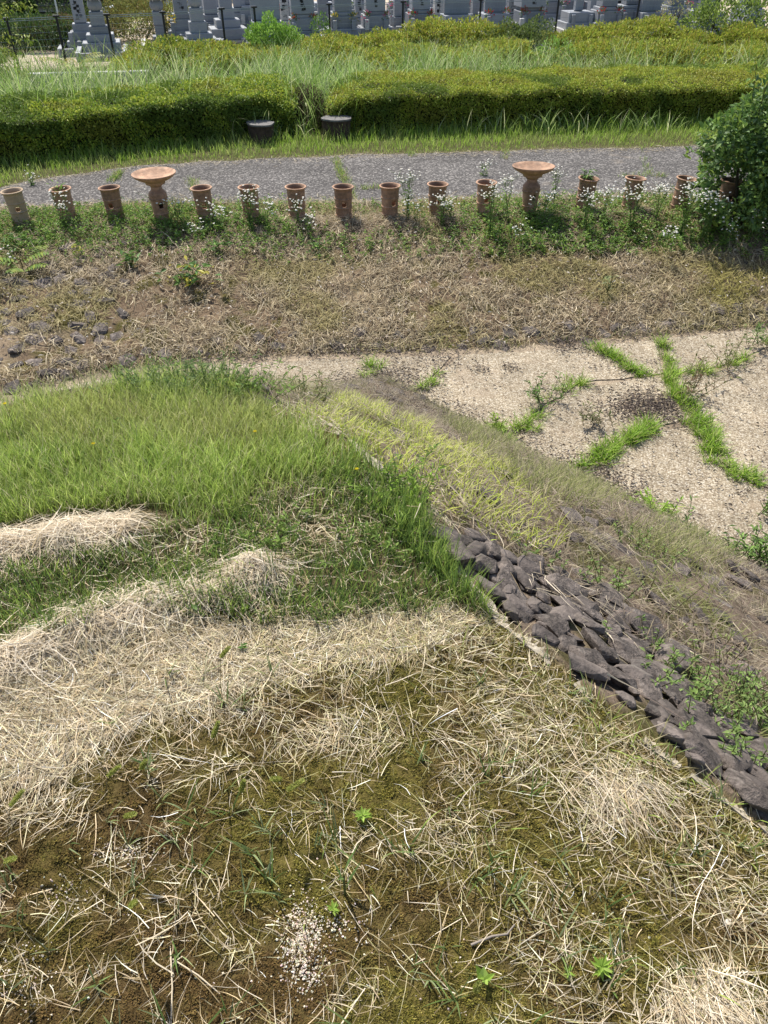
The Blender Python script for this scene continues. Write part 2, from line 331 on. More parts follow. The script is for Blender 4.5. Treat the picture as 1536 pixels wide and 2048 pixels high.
br = np.clip(.25 + 1.5 * (n1 - .5) + .55 * sstep(900, 100, u) * sstep(1450, 1700, v) + .8 * (n2 - .5), 0, 1)
cm = mixc(np.tile(np.array((.10, .082, .022)), (len(xf), 1)), (.078, .053, .022), br)
ct = np.clip(straw_cover(u, v), 0, 1); cm = mixc(cm, (.20, .15, .085), ct * .6)
lu = zone(u, v, LUSH) | zone(u, v, DARK); cm[lu] = (.085, .07, .035)
C[top] = cm[top]
mb = MB(); nx, ny = len(xs), len(ys); I = np.arange(nx * ny).reshape(ny, nx)
mb.add(np.stack([xf, yf, zfl], 1), np.stack([I[:-1, :-1], I[:-1, 1:], I[1:, 1:], I[1:, :-1]], -1).reshape(-1, 4), None, C)
ground = mb.obj('ground', M['ground'], smooth=True, kind='structure'); ground['label'] = 'earth of the mound, the moat banks and the graveyard beyond'
# asphalt path behind the clay row
PFAR = [(-300, 425), (-60, 392), (60, 362), (150, 349), (300, 331), (420, 324), (560, 318), (750, 309), (1000, 303), (1250, 297), (1400, 293), (1900, 280)]
PNEAR = [(-300, 470), (0, 432), (160, 414), (330, 408), (560, 410), (800, 410), (1000, 404), (1200, 398), (1400, 388), (1900, 370)]
def edge_pts(px, z, wob, seed):
    P = np.array([on(a, b, z)[:2] for a, b in px]); xx = np.arange(P[0, 0], P[-1, 0], .12); yy = np.interp(xx, P[:, 0], P[:, 1]) + wob * (fbm(xx * 2.2, xx * 0, seed) - .5) * 2
    return xx, yy
ax, ay = edge_pts(PNEAR, ZP, .16, 3); bx, by = edge_pts(PFAR, ZP, .10, 5)
t = np.linspace(0, 1, 8); gx = np.linspace(max(ax[0], bx[0]), min(ax[-1], bx[-1]), 200)
g0, g1 = np.interp(gx, ax, ay), np.interp(gx, bx, by); mb = MB()
V = np.array([(x, lerp(a, b, k), ZP + .012) for x, a, b in zip(gx, g0, g1) for k in t])
mb.add(V, [[i * 8 + j, (i + 1) * 8 + j, (i + 1) * 8 + j + 1, i * 8 + j + 1] for i in range(199) for j in range(7)])
path = mb.obj('path', M['path'], kind='structure'); path['label'] = 'grey asphalt path with worn stone chips behind the clay pots'
def pathnear(x): return np.interp(x, gx, g0)
def pathfar(x): return np.interp(x, gx, g1)
# moat floor: exposed aggregate slabs with open joints
floor = bpy.data.objects.new('moat_floor', None); COL.objects.link(floor); floor['kind'] = 'structure'; floor['label'] = 'dry moat floor paved with exposed gravel slabs'
SLABS = [
 [(-700, 900), (0, 806), (150, 764), (400, 727), (600, 717), (905, 709), (838, 772), (790, 800), (700, 850), (-200, 1100)],
 [(918, 708), (1040, 700), (1180, 688), (1286, 748), (1155, 766), (1088, 806), (1000, 892), (820, 870), (795, 800), (845, 774)],
 [(1194, 686), (1314, 676), (1336, 744), (1296, 746)],
 [(1326, 674), (1536, 652), (1750, 630), (1536, 692), (1440, 732), (1346, 742)],
 [(1298, 752), (1342, 752), (1352, 784), (1392, 836), (1310, 848), (1200, 902), (1140, 950), (1004, 900), (1094, 812), (1160, 770)],
 [(1350, 750), (1440, 741), (1545, 698), (1800, 640), (1850, 1040), (1600, 996), (1488, 955), (1446, 914), (1404, 838), (1358, 784)],
 [(1208, 908), (1312, 856), (1396, 845), (1438, 921), (1484, 965), (1600, 1004), (1850, 1050), (1950, 1500), (1500, 1300), (1150, 960)]]
for P in SLABS:
    W = np.array([on(a, b, ZF + .03)[:2] for a, b in P]); c = W.mean(0); D = W - c; W = c + D * (1 - .008 / np.linalg.norm(D, axis=1, keepdims=True))
    Wd = []                                              # roughen the edges a little
    for i in range(len(W)):
        a, b = W[i], W[(i + 1) % len(W)]; k = max(1, int(np.linalg.norm(b - a) / .25))
        for j in range(k):
            q = lerp(a, b, j / k); Wd.append(q + RNG.normal(0, .02, 2))
    mb = MB(); prism(mb, Wd, ZF - .05, ZF + .012); o = mb.obj('slab', M['gravel'], floor)
# pale mortar strip along the shoulder of the mound
EP = np.array([on(a, b, 0)[:2] for a, b in ((1700, 1785), (1536, 1662), (1400, 1560), (1250, 1452), (1120, 1345), (1000, 1242), (915, 1135), (850, 1045), (770, 955), (690, 872), (610, 842), (540, 818))])
mb = MB(); q = []
for a, b in zip(EP[:-1], EP[1:]):
    for k in np.linspace(0, 1, 8, False): q.append(lerp(a, b, k))
q = np.array(q); d = unit(np.gradient(q, axis=0)); nrm = np.stack([d[:, 1], -d[:, 0]], 1); ww = -.004 + .05 * np.clip(fbm(np.arange(len(q)) * .8, np.zeros(len(q)), 2) - .15, 0, 1)
e0, e1 = q - nrm * .012 + RNG.normal(0, .004, q.shape), q + nrm * ww[:, None]
V = []; 
for a, b in zip(e0, e1):
    za, zb_ = float(zf(a[0], a[1])) + .004, float(zf(b[0], b[1])) + .02
    zt = max(za, .0) + .003; V += [(a[0], a[1], zt - .05), (a[0], a[1], zt), (b[0], b[1], zt - .004), (b[0], b[1], zt - .12)]
gone = fbm(np.arange(len(q)) * .45, np.zeros(len(q)), 12) < .42
edg = thing('mortar_edging', 'thin crumbling strip of pale mortar between the dry grass and the dark stones', 'edging'); i = 0
while i < len(q) - 1:
    if gone[i]: i += 1; continue
    j = i
    while j < len(q) - 1 and not gone[j] and j - i < 9: j += 1
    mb = MB(); mb.add(V[4 * i:4 * j + 4], [[k * 4 + m, k * 4 + m + 1, k * 4 + 5 + m, k * 4 + 4 + m] for k in range(j - i) for m in range(3)] + [[0, 1, 2, 3], [4 * (j - i) + 3, 4 * (j - i) + 2, 4 * (j - i) + 1, 4 * (j - i)]]); mb.obj('mortar_piece', M['concrete'], edg); i = j


# ------------------------------------------------------------------ stones: revetment of the mound, and the far bank
ROCKS = [rock_mesh('stone', M['stone'], s, 1, random.Random(s).uniform(.6, .9), random.Random(s + 50).uniform(.26, .40), random.Random(s).randint(14, 22)) for s in range(14)]
def slope_normal(x, y, e=.05):
    n = np.stack([-(zbase2(x + e, y) - zbase2(x - e, y)) / (2 * e), -(zbase2(x, y + e) - zbase2(x, y - e)) / (2 * e), np.ones_like(x)], -1); return unit(n)
def zbase2(x, y):
    a, b, _ = zbase(x, y); return np.maximum(a, b)
def scatter_poisson(x0, x1, y0, y1, r, keep, tries=9000, seed=1):
    g = np.random.default_rng(seed); pts = np.zeros((0, 2)); out = []; cell = {}
    cand = np.stack([g.uniform(x0, x1, tries), g.uniform(y0, y1, tries)], 1); cand = cand[keep(cand[:, 0], cand[:, 1])]
    for p in cand:
        k = (int(p[0] // r), int(p[1] // r)); ok = True
        for i in (-1, 0, 1):
            for j in (-1, 0, 1):
                for q_ in cell.get((k[0] + i, k[1] + j), ()):
                    if (q_[0] - p[0]) ** 2 + (q_[1] - p[1]) ** 2 < r * r: ok = False
        if ok: cell.setdefault(k, []).append(p); out.append(p)
    return np.array(out)
def put_rock(parent, p, nrm, size, sink, rz, seed, name='stone'):
    o = bpy.data.objects.new(name, ROCKS[seed % len(ROCKS)]); COL.objects.link(o); o.parent = parent
    zq = Vector(nrm).to_track_quat('Z', 'Y').to_matrix() @ Matrix.Rotation(rz, 3, 'Z') @ Matrix.Rotation(random.gauss(0, .10), 3, 'X') @ Matrix.Rotation(random.gauss(0, .10), 3, 'Y')
    s = Matrix.Diagonal((size, size * random.uniform(.85, 1.1), size * random.uniform(.8, 1.15))); o.matrix_world = Matrix.Translation(Vector(p) - Vector(nrm) * sink) @ (zq @ s).to_4x4(); return o
rev = thing('stone_revetment', 'slope of dark mauve grey stones below the mortar edging of the mound', 'stone facing')
keep = lambda x, y: inpoly(x, y, MTOE) & ~inpoly(x, y, MTOP)
# first the big shoulder stones seen along the edge, placed one by one
SHOULDER = [(895, 1098, 95), (925, 1090, 70), (880, 1075, 80), (968, 1140, 90), (1000, 1176, 95), (1030, 1210, 110), (1085, 1232, 60), (1120, 1180, 130), (1160, 1168, 70), (1098, 1262, 100), (1135, 1225, 75), (1175, 1240, 80), (1130, 1300, 80), (1190, 1312, 95), (1180, 1342, 110), (1215, 1280, 70), (1250, 1325, 80), (1228, 1378, 110), (1275, 1390, 120), (1245, 1352, 60), (1300, 1360, 100), (1265, 1298, 90), (1340, 1330, 130), (1310, 1452, 120), (1350, 1420, 110), (1395, 1470, 130), (1390, 1525, 150), (1440, 1490, 100), (1460, 1555, 110), (1480, 1600, 130), (1510, 1560, 70), (1530, 1640, 150), (1420, 1440, 70), (1500, 1520, 80), (1580, 1690, 150), (1590, 1620, 110), (1060, 1140, 90), (1200, 1200, 110), (1050, 1170, 80), (1220, 1230, 90), (985, 1112, 70), (1640, 1740, 150), (1290, 1270, 120), (1240, 1250, 100), (1350, 1375, 90), (615, 848, 60), (645, 862, 70), (670, 868, 45), (585, 832, 45), (700, 845, 50)]
sp = []
def on_slope(u_, v_):
    x, yv = (u_ - 768) / FPX, (v_ - 1024) / FPX; d = np.array((x, CP - yv * SP, -SP - yv * CP)); tt = np.linspace(.9, 12, 3000); pts = np.array((0, 0, CAMZ)) + tt[:, None] * d
    below = pts[:, 2] < zbase2(pts[:, 0], pts[:, 1]); return pts[np.argmax(below)]
for i, (a, b, sz) in enumerate(SHOULDER):
    p = on_slope(a, b)
    if inpoly(p[0:1], p[1:2], MTOP)[0] or dline(p[0:1], p[1:2], MTOP, True)[0] < .02: continue
    d = p[1] * CP + (CAMZ - p[2]) * SP; s = sz / FPX * d * 1.1; nr = slope_normal(p[0:1], p[1:2])[0]
    p[2] = float(zf(p[0], p[1])); put_rock(rev, p, nr, s, -.06 * s, math.radians(-52) + random.gauss(0, .4), i); sp.append((p[0], p[1], s * .32))
sp = np.array(sp)
P = scatter_poisson(-1.2, 5, 0, 8, .135, keep, 16000, 3); zz = zbase2(P[:, 0], P[:, 1]); u, v = proj(P[:, 0], P[:, 1], zz); dd = P[:, 1] * CP + (CAMZ - zz) * SP
ok = (u > -30) & (u < 1600) & (v < 2150) & (dline(P[:, 0], P[:, 1], MTOP, True) > .05)
far = np.array([np.min(np.hypot(sp[:, 0] - a, sp[:, 1] - b) - sp[:, 2]) for a, b in P]) > .02; ok &= far
P, zz, dd, u, v = P[ok], zz[ok], dd[ok], u[ok], v[ok]; order = np.argsort(dd + 4 * (~inpoly(u, v, BARE)) + 6 * zone(u, v, YEL)); N3 = slope_normal(P[:, 0], P[:, 1]); rest = MB()
for k, i in enumerate(order):
    s = RNG.uniform(.13, .23); sink = -.07 * s if inpoly(u[i:i + 1], v[i:i + 1], BARE)[0] else RNG.choice([.14, .10, .0]) * s; pos = (P[i, 0], P[i, 1], float(zf(P[i, 0], P[i, 1])))
    if k < 245: put_rock(rev, pos, N3[i], s, sink, math.radians(-50) + random.gauss(0, .5), k + 5)
    else:
        me = ROCKS[k % 14]; co = np.empty(len(me.vertices) * 3); me.vertices.foreach_get('co', co); tr = np.empty(len(me.polygons) * 3, int); me.polygons.foreach_get('vertices', tr)
        R = np.array((Vector(N3[i]).to_track_quat('Z', 'Y').to_matrix() @ Matrix.Rotation(random.uniform(0, 6), 3, 'Z'))); rest.add(co.reshape(-1, 3) * s @ R.T + np.array(pos) - N3[i] * sink, None, tr.reshape(-1, 3))
rest.obj('rubble', M['stone'], rev, kind='stuff')
P = scatter_poisson(-.6, 4, 0, 4, .07, lambda x, y: keep(x, y) & inpoly(*proj(x, y, zbase2(x, y)), BARE) & (dline(x, y, MTOP, True) > .012), 22000, 9); zz = zbase2(P[:, 0], P[:, 1]); N3 = slope_normal(P[:, 0], P[:, 1]); rest = MB()
for k in range(len(P)):
    me = ROCKS[k % 14]; co = np.empty(len(me.vertices) * 3); me.vertices.foreach_get('co', co); tr = np.empty(len(me.polygons) * 3, int); me.polygons.foreach_get('vertices', tr); s = RNG.uniform(.06, .15)
    Rm = np.array((Vector(N3[k]).to_track_quat('Z', 'Y').to_matrix() @ Matrix.Rotation(random.uniform(0, 6), 3, 'Z') @ Matrix.Rotation(random.gauss(0, .3), 3, 'X'))); rest.add(co.reshape(-1, 3) * s @ Rm.T + (P[k, 0], P[k, 1], float(zf(P[k, 0], P[k, 1]))) + N3[k] * .012 * s / .1, None, tr.reshape(-1, 3))
rest.obj('rubble', M['stone'], rev, kind='stuff')
bankr = thing('bank_revetment', 'grass covered stone bank rising from the moat floor to the clay pots', 'stone facing')
keepb = lambda x, y: (y > toey(x) - .02) & (y < rowy(x) - .5) & ~inpoly(x, y, MTOE)
P = scatter_poisson(-6, 6.3, 6.5, 11, .21, keepb, 14000, 5); zz = zbase2(P[:, 0], P[:, 1]); u, v = proj(P[:, 0], P[:, 1], zz); ok = (u > -30) & (u < 1570); P, zz, u, v = P[ok], zz[ok], u[ok], v[ok]; N3 = slope_normal(P[:, 0], P[:, 1])
tl = P[:, 1] - toey(P[:, 0]); pr = np.argsort(tl - 1.2 * (u < 260) + RNG.uniform(0, .8, len(P)))
for k, i in enumerate(pr[:290]):
    s = RNG.uniform(.17, .30); low = tl[i] < .35 or u[i] < 250
    put_rock(bankr, (P[i, 0], P[i, 1], float(zf(P[i, 0], P[i, 1]))), N3[i], s, (.0 if low else .2) * s, random.uniform(0, 6), k)

# ------------------------------------------------------------------ row of clay cylinders and pedestal dishes
def lathe_holed(prof, hole, n=56):
    """a turned wall; hole=(angle, z, r) cut clean through, its rim rounded to a circle"""
    mb = MB(); V = []; th = np.linspace(0, 2 * math.pi, n, False); Q = []
    V = np.array([(r * math.cos(t), r * math.sin(t), z) for r, z in prof for t in th]); nr = len(prof); RR = np.repeat([p[0] for p in prof], n); TT = np.tile(th, nr); ZZ = V[:, 2]
    drop = np.zeros(len(V), bool)
    for (ha, hz_, hr) in hole:
        da = (TT - ha + math.pi) % (2 * math.pi) - math.pi; X_ = da * RR; Z_ = ZZ - hz_; d = np.hypot(X_, Z_); inn = (d < hr * .86) & (abs(da) < 1); drop |= inn
        near = (d < hr * 1.3) & ~inn & (abs(da) < 1); k = hr / np.maximum(d, 1e-6); nx_ = X_ * k; nz_ = Z_ * k
        a2 = ha + nx_ / RR; V[near] = np.stack([RR * np.cos(a2), RR * np.sin(a2), hz_ + nz_], 1)[near]
    for i in range(nr - 1):
        for j in range(n):
            f = [i * n + j, i * n + (j + 1) % n, (i + 1) * n + (j + 1) % n, (i + 1) * n + j]
            if not drop[f].any(): Q.append(f)
    mb.add(V, Q); return mb
def clay_mesh(name, prof, holes, matl, th=.014):
    me = lathe_holed(prof, holes).mesh(name, True); me.materials.append(matl); return me
def ringm(name, r, z, matl, rr=.009, hh=.012):
    mb = MB(); lathe(mb, [(r - .006, z - hh), (r + rr * .7, z - hh * .7), (r + rr, z), (r + rr * .7, z + hh * .7), (r - .006, z + hh)], 40); me = mb.mesh(name, True); me.materials.append(matl); return me
def make_pot(name, label, matl):
    t = thing(name, label, 'clay pot', group='clay cylinders standing in a row')
    H = .45; prof = [(lerp(.104, .128, k / 30), lerp(-.06, H - .03, k / 30)) for k in range(31)] + [(.133, H - .018), (.142, H - .006), (.148, H + .002)]
    b = link('body', clay_mesh('body', prof, [(-math.pi / 2, .235, .034), (math.pi / 2, .235, .034)], matl), None, t); sm = b.modifiers.new('wall', 'SOLIDIFY'); sm.thickness = .016; sm.offset = -1
    mb = MB(); lathe(mb, [(.134, H - .008), (.149, H - .006), (.154, H + .002), (.150, H + .010), (.136, H + .009), (.130, H - .004)], 44); mb.obj('rim', matl, t, True)
    for z in (.305, .185, .075): link('band', ringm('band', lerp(.104, .128, (z + .06) / (H + .03)), z, matl), None, t)
    return t
def make_dish(name, label, matl):
    t = thing(name, label, 'pedestal dish', group='clay pedestal dishes standing in the row')
    prof = [(lerp(.085, .125, k / 20), lerp(-.06, .36, k / 20)) for k in range(21)] + [(.126, .385), (.118, .41), (.10, .43), (.082, .445), (.074, .47), (.078, .50)]
    b = link('body', clay_mesh('body', prof, [(-math.pi / 2 + .25, .25, .034), (math.pi / 2 + .25, .25, .034)], matl), None, t); sm = b.modifiers.new('wall', 'SOLIDIFY'); sm.thickness = .014; sm.offset = -1
    mb = MB(); lathe(mb, [(.074, .49), (.105, .515), (.135, .528), (.138, .55), (.150, .563), (.205, .585), (.27, .622), (.297, .652), (.302, .664), (.294, .668), (.255, .642), (.19, .612), (.10, .597), (.0005, .592)], 56); mb.obj('dish', matl, t, True)
    for z in (.335, .13): link('band', ringm('band', lerp(.085, .125, (z + .06) / .42), z, matl), None, t)
    return t
POT_LABEL = ['pale buff clay cylinder with a round hole, at the left end of the row', 'brown clay cylinder between the pale buff one and its plain neighbour, fleabane before it', 'clay cylinder standing just left of the first pedestal dish, green weeds round its foot',
 'wide clay dish on a pedestal nearest the pale buff pot', 'clay cylinder just right of the first pedestal dish', 'second clay cylinder right of the first pedestal dish, hole veiled by fleabane', 'third clay cylinder right of the first pedestal dish, fleabane before its foot',
 'clay cylinder with clear open hole, standing left of the path crack with weeds', 'clay cylinder on bare straw midway between the two pedestal dishes', 'second clay cylinder left of the far pedestal dish, white flowers over its hole', 'clay cylinder just left of the far pedestal dish behind tall fleabane',
 'wide clay dish on a pedestal nearest the big shrub', 'clay cylinder with leafy weed growing out of its mouth, right of the far dish', 'leaning clay cylinder thick with fleabane, second right of the far dish', 'leaning clay cylinder next to the shrub, half hidden by white fleabane', 'clay pot half inside the shrub with a green sprig in its mouth']
POTS = []; proto = None; protod = None
for i, p in enumerate(POT):
    if i in DISH:
        o = protod = make_dish('pedestal_dish', POT_LABEL[i], M['clay']) if protod is None else copy_tree(protod)
    elif i == 0: o = make_pot('clay_cylinder', POT_LABEL[0], M['pale_clay'])
    else: o = proto = make_pot('clay_cylinder', POT_LABEL[i], M['clay']) if proto is None else copy_tree(proto)
    if i in DISH and protod is None: protod = o
    if i not in DISH and i > 0 and proto is None: proto = o
    o['label'] = POT_LABEL[i]; gz = float(zf(p[0], p[1])); lean = {0: (-.05, 0), 1: (-.03, .03), 2: (-.03, 0), 3: (-.02, 0), 4: (-.03, 0), 9: (.01, .02), 11: (.0, -.02), 12: (.06, .03), 13: (.05, 0), 14: (.08, .02), 15: (.03, 0)}.get(i, (0, 0))
    o.location = (p[0] - lean[0] * -.45 * 0, p[1], ZP); o.rotation_euler = (lean[1] + random.gauss(0, .012), lean[0], random.gauss(0, .25) + (.35 if i == 0 else 0)); POTS.append(o)
    if i == 14 or i == 13: pass

# ------------------------------------------------------------------ stump stools at the foot of the hedge
def stump(u_, v_, wpx, h, label, seed):
    p = on(u_, v_, ZP + h); r = wpx / FPX * (p[1] * CP + (CAMZ - p[2]) * SP) / 2; t = thing('stump_stool', label, 'stump', (p[0], p[1], ZP), 0, 'cut stump stools by the hedge'); rr = random.Random(seed); n = 22
    rad = [r * (1 + .07 * math.sin(2 * a + seed) + .05 * math.sin(5 * a + 2 * seed) + rr.uniform(-.035, .035)) for a in np.linspace(0, 2 * math.pi, n, False)]
    mb = MB(); ang = np.linspace(0, 2 * math.pi, n, False); V = [(q * k * math.cos(a), q * k * math.sin(a), z) for k, z in ((.97, -.05), (.92, h * .35), (.95, h * .8), (1.0, h - .012)) for q, a in zip(rad, ang)]
    mb.add(V, [[i * n + j, i * n + (j + 1) % n, (i + 1) * n + (j + 1) % n, (i + 1) * n + j] for i in range(3) for j in range(n)]); mb.obj('bark', M['bark'], t)
    mb = MB(); prism(mb, [(q * 1.015 * math.cos(a), q * 1.015 * math.sin(a)) for q, a in zip(rad, ang)], h - .02, h + .008); mb.obj('cut_top', M['cutwood'], t)
stump(521, 246, 54, .34, 'dark stump stool left of the brown dead shrub, its flat top grey', 3)
stump(673, 236, 56, .36, 'dark stump stool right of the brown dead shrub under tall grass', 8)

# ------------------------------------------------------------------ ground cover of the mound top: moss, straw, grass
G1, G2, G3, G4 = (.32, .42, .09), (.22, .32, .07), (.46, .53, .17), (.135, .21, .055)
STRAW = [(.54, .46, .33), (.66, .58, .45), (.42, .33, .21), (.32, .25, .14), (.50, .45, .28)]
def scat(n, x0, x1, y0, y1, keep=None):
    x, y = RNG.uniform(x0, x1, n), RNG.uniform(y0, y1, n); z = zf(x, y); u, v = proj(x, y, z); m = (u > -260) & (u < 1800) & (v < 2260)
    if keep is not None: m &= keep(x, y, u, v)
    return x[m], y[m], z[m], u[m], v[m]
onTop = lambda x, y: inpoly(x, y, MTOP)
# moss: short tufts
yy = RNG.uniform(.36, 1.75, 620000); xx = RNG.uniform(-1, 1, len(yy)) * (.50 + yy * .70)
m = onTop(xx, yy); xx, yy = xx[m], yy[m]; z = zf(xx, yy); u, v = proj(xx, yy, z); m = (v > 1225) & (RNG.random(len(xx)) < 1.02 - .8 * straw_cover(u, v)); x, y, z, u, v = xx[m], yy[m], z[m], u[m], v[m]; print('moss', len(x))
n1, n2 = fbm(x * 6, y * 6, 41), fbm(x * 22, y * 22, 42); br = np.clip(.22 + 1.9 * (n1 - .5) + .5 * sstep(900, 100, u) * sstep(1450, 1700, v) + 1.0 * blob(u, v, 560, 2000, 130, 60) + .9 * blob(u, v, 1500, 1880, 60, 60) + .9 * (n2 - .5), 0, 1)
c = mixc(pick([(.22, .19, .035), (.17, .16, .03), (.29, .25, .07), (.13, .115, .025)], len(x)), (.165, .105, .04), np.clip(br + RNG.normal(0, .15, len(x)), 0, 1))
mb = MB(); grass(mb, np.stack([x, y, z - .001], 1), RNG.uniform(.004, .010, len(x)) * (.55 + 1.1 * sstep(.3, .75, fbm(x * 45, y * 45, 8, 2))), RNG.uniform(.0028, .006, len(x)), RNG.uniform(0, 6.28, len(x)), RNG.uniform(.1, 1.1, len(x)), 1.0, c * (.55 + .9 * fbm(x * 60, y * 60, 18, 2))[:, None], 1)
o = mb.obj('moss', M['dry'], kind='stuff'); tag(o, 'olive and brown moss covering the nearest part of the mound top', 'moss')
# straw
mb = MB()
x, y, z, u, v = scat(320000, -1.9, 1.9, .35, 2.1, lambda x, y, u, v: onTop(x, y) & (RNG.random(len(x)) < .9 * straw_cover(u, v) ** 1.45))
L = RNG.gamma(2.2, .016, len(x)) + .012; straws(mb, x, y, L, np.clip(RNG.gamma(3, .00028, len(x)) + .0003, 0, .0017), RNG.uniform(0, 6.28, len(x)) * .6 + 6.28 * fbm(x * 4, y * 4, 57), mixc(pick(STRAW, len(x), amp=.35), (.33, .33, .12), .7 * (RNG.random(len(x)) < .2 * (u > 500))), .005, .45, tilt=.07)
sel = RNG.random(len(x)) < .008; straws(mb, x[sel], y[sel], L[sel] * 1.4, RNG.uniform(.0016, .0026, sel.sum()), RNG.uniform(0, 6.28, sel.sum()), pick(STRAW, sel.sum()), .012, .5, tilt=.25)
print('straw', len(x))
x, y, z, u, v = scat(40000, -2.2, .9, 1.2, 3.0, lambda x, y, u, v: onTop(x, y) & zone(u, v, DARK, 12) & (RNG.random(len(x)) < .25 + .75 * np.maximum.reduce([blob(u, v, 385, 1085, 70, 45), blob(u, v, 560, 985, 70, 40), blob(u, v, 650, 1065, 90, 30), blob(u, v, 480, 1240, 300, 40)])))
straws(mb, x, y, RNG.uniform(.03, .1, len(x)), RNG.uniform(.0012, .0026, len(x)), RNG.uniform(0, 6.28, len(x)), pick(STRAW, len(x)), .012, .6)
# straw ridges: thick combed mats
for R, wd, hh in ((R1, .095, .13), (R2, .06, .1), ([CL + (-.05, .02), CL + (.06, -.03)], .085, .12)):
    R = np.array(R); seg = np.linalg.norm(np.diff(R, axis=0), axis=1); n = int(seg.sum() * 5000)
    k = RNG.choice(len(seg), n, p=seg / seg.sum()); t = RNG.random(n); base = R[k] + (R[k + 1] - R[k]) * t[:, None]; d = unit(R[k + 1] - R[k]); off = RNG.normal(.0, wd * .42, n); nr = np.stack([-d[:, 1], d[:, 0]], 1)
    p = base + nr * off[:, None]; ok = onTop(p[:, 0], p[:, 1]) & (fbm(p[:, 0] * 11, p[:, 1] * 11, 71) + .3 * RNG.random(n) > .5); p = p[ok]; d = d[ok]; az = np.arctan2(d[:, 0], d[:, 1]) + RNG.normal(0, .85, len(p)) + math.pi * (RNG.random(len(p)) < .5)
    straws(mb, p[:, 0], p[:, 1], RNG.gamma(3, .022, len(p)) + .02, RNG.uniform(.0008, .0024, len(p)), az, pick([(.66, .57, .44), (.72, .64, .51), (.5, .41, .28), (.6, .5, .36)], len(p)), .010, .8)
    m = int(n * .10); q = p[RNG.integers(0, len(p), m)]; a = np.full(m, math.pi) + RNG.normal(0, .5, m)                         # fringe hanging over the near side
    z = zf(q[:, 0], q[:, 1]); grass(mb, np.stack([q[:, 0], q[:, 1], z + .01], 1), RNG.uniform(.05, .11, m), RNG.uniform(.0012, .0028, m), a, 1.0, 2.4, pick(STRAW, m), 3)
# the combed sheaf lying in the corner and another by the right edge
for cu, cv, n, sp_, a0 in ((1400, 2000, 420, 55, 2.9), (1235, 1580, 150, 34, 3.0), (1200, 1560, 100, 60, 2.5)):
    p = np.array([on(cu + RNG.normal(0, sp_), cv + RNG.normal(0, sp_ * .6), 0)[:2] for _ in range(n)]); straws(mb, p[:, 0], p[:, 1], RNG.uniform(.05, .15, n), RNG.uniform(.0007, .0017, n), RNG.normal(a0, .6, n), pick(STRAW[:3], n, amp=.2), .009, .6, tilt=.05)
o = mb.obj('dry_straw', M['dry'], kind='stuff'); tag(o, 'pale dead grass stalks matted and strewn over the mound top', 'straw')
# green grass
mb = MB()
x, y, z, u, v = scat(130000, -2.2, .6, 1.3, 3.1, lambda x, y, u, v: onTop(x, y) & zone(u, v + RNG.normal(0, 22, len(x)), LUSH, 10) & (dline(x, y, R1) > .13 + .03 * RNG.random(len(x))))
cl = fbm(x * 4, y * 4, 51); c = pick([G1, G2, G3, (.30, .36, .10)], len(x), [.4, .25, .25, .10]) * (.8 + .5 * cl)[:, None]
c = mixc(c, (.44, .44, .17), .5 * sstep(.5, .7, fbm(x * 2.3, y * 2.3, 55))); c = np.where((RNG.random(len(x)) < .10)[:, None], np.array((.55, .5, .32)), c)
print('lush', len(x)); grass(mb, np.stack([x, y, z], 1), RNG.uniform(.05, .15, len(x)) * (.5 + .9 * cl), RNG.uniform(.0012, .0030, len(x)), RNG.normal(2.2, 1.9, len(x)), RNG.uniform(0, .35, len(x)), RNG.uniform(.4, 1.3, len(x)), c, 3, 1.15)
x, y, z, u, v = scat(110000, -2.2, .9, 1.0, 3.0, lambda x, y, u, v: onTop(x, y) & zone(u, v, DARK, 12) & (dline(x, y, R1) > .09) & (RNG.random(len(x)) < .85 - .8 * np.maximum.reduce([blob(u, v, 385, 1085, 70, 45), blob(u, v, 560, 985, 70, 40), blob(u, v, 650, 1065, 90, 30), blob(u, v, 515, 1140, 90, 45)])))
cl = fbm(x * 5, y * 5, 53); c = pick([G2, G4, G1, (.10, .17, .05)], len(x)) * (.75 + .4 * cl)[:, None]
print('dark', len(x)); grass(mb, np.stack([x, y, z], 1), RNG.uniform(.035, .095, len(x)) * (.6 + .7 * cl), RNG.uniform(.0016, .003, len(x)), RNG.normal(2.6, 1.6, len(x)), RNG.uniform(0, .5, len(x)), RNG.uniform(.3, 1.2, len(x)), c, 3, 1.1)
# taller dark blades on the shoulder left of the stones
x, y, z, u, v = scat(60000, -.5, .8, 1.4, 2.7, lambda x, y, u, v: onTop(x, y) & (inpoly(u, v, [(690, 900), (760, 940), (850, 1040), (985, 1240), (930, 1215), (840, 1130), (780, 1060), (650, 950)])) & (RNG.random(len(x)) < .42 * sstep(.35, .6, fbm(x * 7, y * 7, 58)) + .1))
grass(mb, np.stack([x, y, z], 1), RNG.uniform(.06, .15, len(x)), RNG.uniform(.0018, .0035, len(x)), RNG.normal(1.6, 1.6, len(x)), RNG.uniform(0, .3, len(x)), RNG.uniform(.2, 1.0, len(x)), pick([G2, G4, G1], len(x)), 3, 1.1)
# thin yellowing grass and seedlings along the strip by the mortar
x, y, z, u, v = scat(30000, -.2, 1.9, .4, 1.7, lambda x, y, u, v: onTop(x, y) & (RNG.random(len(x)) < .6 * np.exp(-dline(x, y, EP) / .07) * sstep(.3, .6, fbm(x * 8, y * 8, 59)) + .012))
grass(mb, np.stack([x, y, z], 1), RNG.uniform(.03, .09, len(x)), RNG.uniform(.0014, .003, len(x)), RNG.uniform(0, 6.28, len(x)), RNG.uniform(.2, .8, len(x)), RNG.uniform(.8, 1.7, len(x)), pick([(.30, .30, .10), (.42, .38, .18), G1, (.5, .43, .26)], len(x)), 3)
